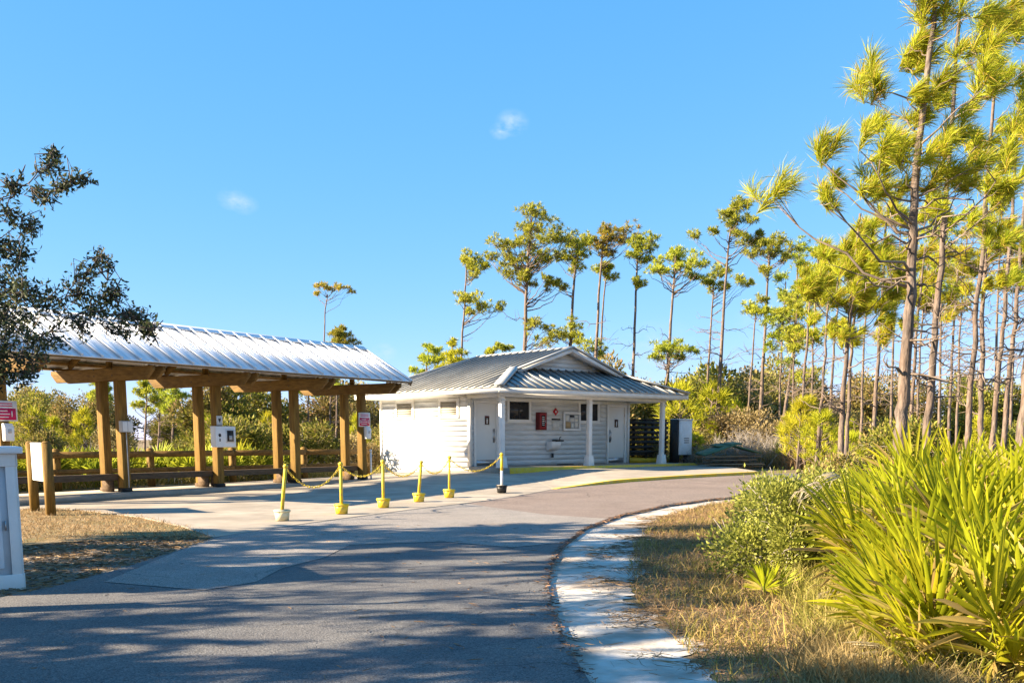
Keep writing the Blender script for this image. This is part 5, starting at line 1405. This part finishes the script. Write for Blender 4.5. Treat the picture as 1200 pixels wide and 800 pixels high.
# ------------------------------------------------------------------ live oaks on the left that shade the road
def oak(loc, seed, H, Rr, zlow, nl, label, leaf=.05, lobes=60, only=None, cx=(0, 0), squash=1.0):
    r = np.random.default_rng(seed); root = empty('live_oak', loc, 0, label, 'tree', 'live oaks on the left')
    gt = G(); gt.tube([(0, 0, -.1), (.1, .05, H * .18), (.05, .12, H * .34)], [.26, .2, .16], 9)
    gl = G(); gc = G(); fork = Vector((.05, .12, H * .33)); cs = []
    for i in range(lobes):
        d = rand_dirs(1, r)[0]; q = r.uniform(.35, 1) ** .5
        c = np.array([d[0] * Rr * q + cx[0], d[1] * Rr * q * squash + cx[1], (zlow + H) / 2 + d[2] * (H - zlow) / 2 * q])
        cs.append((c, r.uniform(.45, .8) * Rr / 3.6))
    if only:
        for c in only: cs.append((np.array(c[:3]) - np.array(loc), c[3]))
    cs.sort(key=lambda t: (Vector(t[0]) - fork).length)
    nodes = [(fork, .11, Vector((0, 0, 1)))]
    for c, q in cs:
        e = Vector(c)
        # each bough springs from the nearest wood that already points its way
        best = min(nodes, key=lambda nd: (e - nd[0]).length * (1.35 - .45 * nd[2].dot((e - nd[0]).normalized())))
        L_ = (e - best[0]).length; rr = max(.006, min(best[1] * .75, .010 + L_ * .016))
        pth = curve(best[0], e, -.06, r, 6, .035)
        gl.tube(pth, [rr * (1 - .7 * i / 6) for i in range(7)], 5)
        for i in range(2, 7): nodes.append((pth[i], rr * (1 - .7 * i / 6), (pth[i] - pth[i - 1]).normalized()))
        for j in range(18):
            e2 = e + Vector(rand_dirs(1, r)[0]) * q * r.uniform(.6, 1.3)
            p4 = pth[3 + j % 4]
            md = (p4 + e2) / 2 + Vector(r.normal(size=3)) * .06
            gl.tube([p4, md, e2], [.006, .004, .002], 3)
            m = max(6, int(nl / len(cs) / 18 * min(2.2, (q / .22) ** 1.3))); t = r.uniform(.15, 1.0, m)
            P = np.array(p4)[None] * ((1 - t) ** 2)[:, None] + 2 * np.array(md)[None] * (t * (1 - t))[:, None] + np.array(e2)[None] * (t ** 2)[:, None]
            P = P + r.normal(size=(m, 3)) * .022
            add_leaves(gc, P, rand_dirs(m, r) + np.array(e2 - md)[None] * .8, leaf * r.uniform(.7, 1.25, m), leaf * .42, r)
    merge(gt, gl, 0); gt.build('trunk', M['oak_bark'], root, smooth=True, fix=False)
    gc.build('crown', M['leaf_oak'], root, fix=False)
    return root
Yk = 8.6
vis = []
for u, v, rp in ((5, 330, 40), (35, 340, 34), (70, 352, 26), (100, 345, 24), (125, 358, 22), (150, 368, 18), (170, 378, 14), (178, 388, 10), (105, 318, 16), (135, 342, 16), (30, 300, 24), (5, 285, 30), (40, 268, 16), (12, 245, 18), (55, 232, 12), (20, 215, 12), (75, 214, 9), (95, 208, 8), (60, 195, 8), (62, 180, 6),
                 (25, 380, 34), (60, 388, 24), (5, 410, 34), (38, 415, 24), (5, 370, 36), (95, 385, 14), (8, 440, 22), (30, 440, 14), (-30, 300, 50), (-40, 380, 55), (-35, 430, 40), (-60, 250, 40), (145, 390, 9), (120, 300, 9)):
    p = ony(u, v, Yk + ((u * 7 + v * 3) % 11 - 5) * .12); vis.append((p.x, p.y, p.z, rp * .9 * Yk / 1161))
oak((-7.8, 8.0, 0), 201, 6.0, 2.5, 2.3, 21000, 'dark small leaved live oak reaching in at the left edge', only=vis, cx=(-2.6, 0), lobes=30)
oak((-11.8, 3.4, 0), 202, 6.7, 3.4, 1.4, 90000, 'live oak standing out of view left of the camera', leaf=.09, lobes=80)
oak((-13.5, 11.2, 0), 203, 9.0, 3.9, 1.6, 120000, 'live oak standing out of view left of the booth', leaf=.09, lobes=80)

# ------------------------------------------------------------------ grass, straw and litter
def inpoly(P, poly):
    poly = np.array([(p[0], p[1]) for p in poly]); c = np.zeros(len(P), bool); j = len(poly) - 1
    for i in range(len(poly)):
        xi, yi = poly[i]; xj, yj = poly[j]
        if yj != yi:
            t = ((yi > P[:, 1]) != (yj > P[:, 1])) & (P[:, 0] < (xj - xi) * (P[:, 1] - yi) / (yj - yi) + xi); c ^= t
        j = i
    return c
def scatter(poly, n, r):
    poly2 = np.array([(p[0], p[1]) for p in poly]); lo, hi = poly2.min(0), poly2.max(0); out = []
    k = 0
    while k < n:
        P = r.uniform(lo, hi, (n * 2, 2)); P = P[inpoly(P, poly)]; out.append(P); k += len(P)
    return np.concatenate(out)[:n]
hv = np.vectorize(hgt)
def grass(name, poly, n, hmin, hmax, wd, m, label, seed, flat=.35, clump=None, near_power=0.0, prob=None):
    r = np.random.default_rng(seed)
    P = scatter(poly, n, r)
    if clump:
        C = scatter(poly, clump, r); k = r.integers(0, clump, n); P = C[k] + r.normal(size=(n, 2)) * .10
    if prob is not None: P = P[r.uniform(size=len(P)) < prob(P)]
    n = len(P)
    z = hv(P[:, 0], P[:, 1]) - .03
    c = np.column_stack([P, z]); d = np.column_stack([r.normal(size=(n, 2)) * flat, np.ones(n)])
    g = G(); add_needles(g, c, d, r.uniform(hmin, hmax, n), wd, r, 0, np.column_stack([r.normal(size=(n, 2)) * .5, -np.abs(r.normal(size=n)) * .4]))
    o = g.build(name, m, fix=False); tag(o, label, None, None, 'stuff'); return o
verge = [p for p in reversed(px([(880, 584), (830, 590), (785, 601), (762, 615), (742, 640), (735, 670), (745, 700), (775, 730), (815, 770), (835, 800)]))] + \
        [Vector((6.6, 25.4)), Vector((6.4, 21)), Vector((5.0, 14)), Vector((4.4, 10)), Vector((4.6, 5))]
nearp = lambda P: np.clip((16 / np.maximum(P[:, 1], 5)) ** 1.3, 0, 1) * np.clip(.45 + .8 * np.sin(P[:, 0] * 2.1 + P[:, 1]) * np.sin(P[:, 1] * 1.7 - P[:, 0]), .15, 1)
grass('verge_grass', verge, 26000, .06, .20, .007, M['grass'], 'short yellowing grass on the verge beside the sand', 401, .55, prob=nearp)
grass('verge_dry_grass', verge, 26000, .05, .17, .006, M['straw'], 'dry straw coloured grass on the verge beside the road', 402, .8)
tall = [P2(930, 9.8), P2(900, 11), P2(945, 12.8), P2(1010, 10.5), P2(1130, 7), P2(1190, 5.8), P2(1010, 6.6), P2(960, 7.6)]
grass('tall_verge_grass', tall, 9000, .15, .42, .007, M['grass'], 'longer grass at the feet of the palmettos', 403, .5, clump=240)
corner = [P2(960, 6.2), P2(960, 7.4), P2(1060, 6.6), P2(1200, 5.4), P2(1200, 4.9), P2(1000, 5.4)]
grass('corner_dry_grass', corner, 7000, .10, .34, .007, M['straw'], 'dry grass in the lower right corner', 404, .6, clump=200)
grass('bank_straw', straw_poly, 22000, .04, .15, .010, M['straw'], 'dry straw coloured grass on the bank by the shelter', 405, 1.1)
dry = [Vector((8.0, 42.0)), Vector((10.6, 41.0)), Vector((12.2, 38.0)), Vector((14.5, 37.0)), Vector((15.5, 45)), Vector((8.0, 47.5))]
grass('tall_broom_grass', dry, 15000, .5, 1.25, .02, M['straw'], 'tall straw coloured broom grass beyond the board pile', 406, .28, clump=260)
under = [P2(930, 18), P2(960, 36), P2(1330, 36), P2(1330, 12), P2(1200, 12)]
grass('wood_floor_grass', under, 16000, .2, .7, .014, M['straw'], 'dry grass on the floor of the pine stand', 407, .5, clump=900)
scr = [P2(780, 45), P2(1000, 37), P2(1000, 60), P2(760, 60)]
grass('scrub_dry_grass', scr, 9000, .4, 1.0, .025, M['straw'], 'dry grass between the shrubs right of the restrooms', 408, .35, clump=400)
flo = [f0 + fdir * -6 + fn * .3, f0 + fdir * 13 + fn * .3, f0 + fdir * 13 + fn * 3, f0 + fdir * -6 + fn * 3]
grass('fence_grass', flo, 9000, .15, .5, .016, M['grass'], 'rough grass along the rail fence', 409, .5)
# pine straw lying on the sand and along the road edge
def litter(name, P, m, label, seed, l0=.08, l1=.22, wd=.006, dz=.012):
    r = np.random.default_rng(seed); n = len(P)
    z = hv(P[:, 0], P[:, 1]) + dz
    c = np.column_stack([P, z + r.uniform(0, .012, n)]); a = r.uniform(0, 2 * math.pi, n)
    d = np.column_stack([np.cos(a), np.sin(a), r.normal(size=n) * .05])
    g = G(); add_needles(g, c, d, r.uniform(l0, l1, n), wd, r, 0, r.normal(size=(n, 3)) * np.array([.3, .3, .02]))
    o = g.build(name, m, fix=False); tag(o, label, None, None, 'stuff')
r = np.random.default_rng(31)
P = scatter(sand_poly, 60000, r)
inn = np.array([(p[0], p[1]) for p in inner_ext])
def dist_edge(P):
    best = np.full(len(P), 9.0)
    for a, b in zip(inn[:-1], inn[1:]):
        t = np.clip(((P - a) @ (b - a)) / max((b - a) @ (b - a), 1e-6), 0, 1); best = np.minimum(best, np.linalg.norm(P - (a + t[:, None] * (b - a)), axis=1))
    return best
de = dist_edge(P)
wv = np.sin(P[:, 0] * 2.1 + P[:, 1] * 1.3 + 1.7 * np.sin(P[:, 1] * 1.1)) * np.sin(P[:, 1] * 2.6 - P[:, 0] * 1.4) + .6 * np.sin(P[:, 0] * 7.3 + 2 * np.sin(P[:, 1] * 3.1)) * np.sin(P[:, 1] * 8.1 + P[:, 0] * 2)
keep = r.uniform(size=len(P)) < np.clip(np.clip((de - .28) * 1.5, 0, 1) * np.clip(.2 + wv * .9, 0, 1), .006, 1) + .12 * (de < .06)
litter('sand_litter', P[keep], M['litter'], 'brown pine straw and twigs strewn over the white sand', 32)
ve2 = scatter(verge, 9000, r)
litter('verge_litter', ve2, M['litter'], 'brown pine straw strewn over the verge', 33, dz=-.01)
dirt_poly = px([(0, 701), (60, 689), (130, 670), (202, 648.5), (250, 632), (215, 628), (120, 632), (30, 640), (-20, 650)])
litter('dirt_litter', scatter(dirt_poly, 5000, r), M['litter'], 'dead leaves and pine straw on the bare strip left of the road', 34, l0=.05, l1=.13, wd=.012)
# dead leaves gathered along the road's inner edge
ed = []
for a, b in zip(inner[:-1], inner[1:]):
    L = (b - a).length; nn = int(L * 60); t = r.uniform(0, 1, nn)
    d = (b - a).normalized(); nr = np.array([d.y, -d.x])
    ed.append(np.array([a.x, a.y])[None] + t[:, None] * np.array([b.x - a.x, b.y - a.y])[None] + r.normal(size=(nn, 1)) * .03 * nr[None])
litter('road_edge_litter', np.concatenate(ed), M['litter'], 'thin dark line of leaf litter along the inner road edge', 35, l0=.03, l1=.08, wd=.009, dz=.024)

# a few needles and leaves blown over the road
rd = [Vector((-6, 7)), Vector((-5, 12)), Vector((-3.5, 17)), Vector((0.5, 18)), Vector((.35, 12)), Vector((.4, 6.3)), Vector((-3, 6.0))]
P = scatter(rd, 1500, r); dd = dist_edge(P); P = P[r.uniform(size=len(P)) < np.clip(.9 - dd * .35, .12, 1)]
litter('road_litter', P, M['litter'], 'pine needles and dead leaves blown over the asphalt', 36, l0=.04, l1=.13, wd=.007, dz=.023)

# lookalike plants in one place are told apart by their order
by = {}
for o in list(col.objects):
    if o.parent is None and o.get('category') and o.get('label'): by.setdefault(o['label'], []).append(o)
ORD = ['leftmost', 'second from left', 'third from left', 'fourth from left', 'fifth from left', 'sixth from left', 'seventh from left', 'eighth from left', 'ninth from left', 'tenth from left', 'eleventh from left', 'twelfth from left', 'thirteenth from left', 'fourteenth from left', 'fifteenth from left', 'sixteenth from left', 'seventeenth from left', 'eighteenth from left']
for lb, os_ in by.items():
    if len(os_) > 1:
        os_.sort(key=lambda q: q.location.x / max(q.location.y, .1))
        for i, q in enumerate(os_): q['label'] = (ORD[i] if i < 18 else 'further right') + ' ' + lb
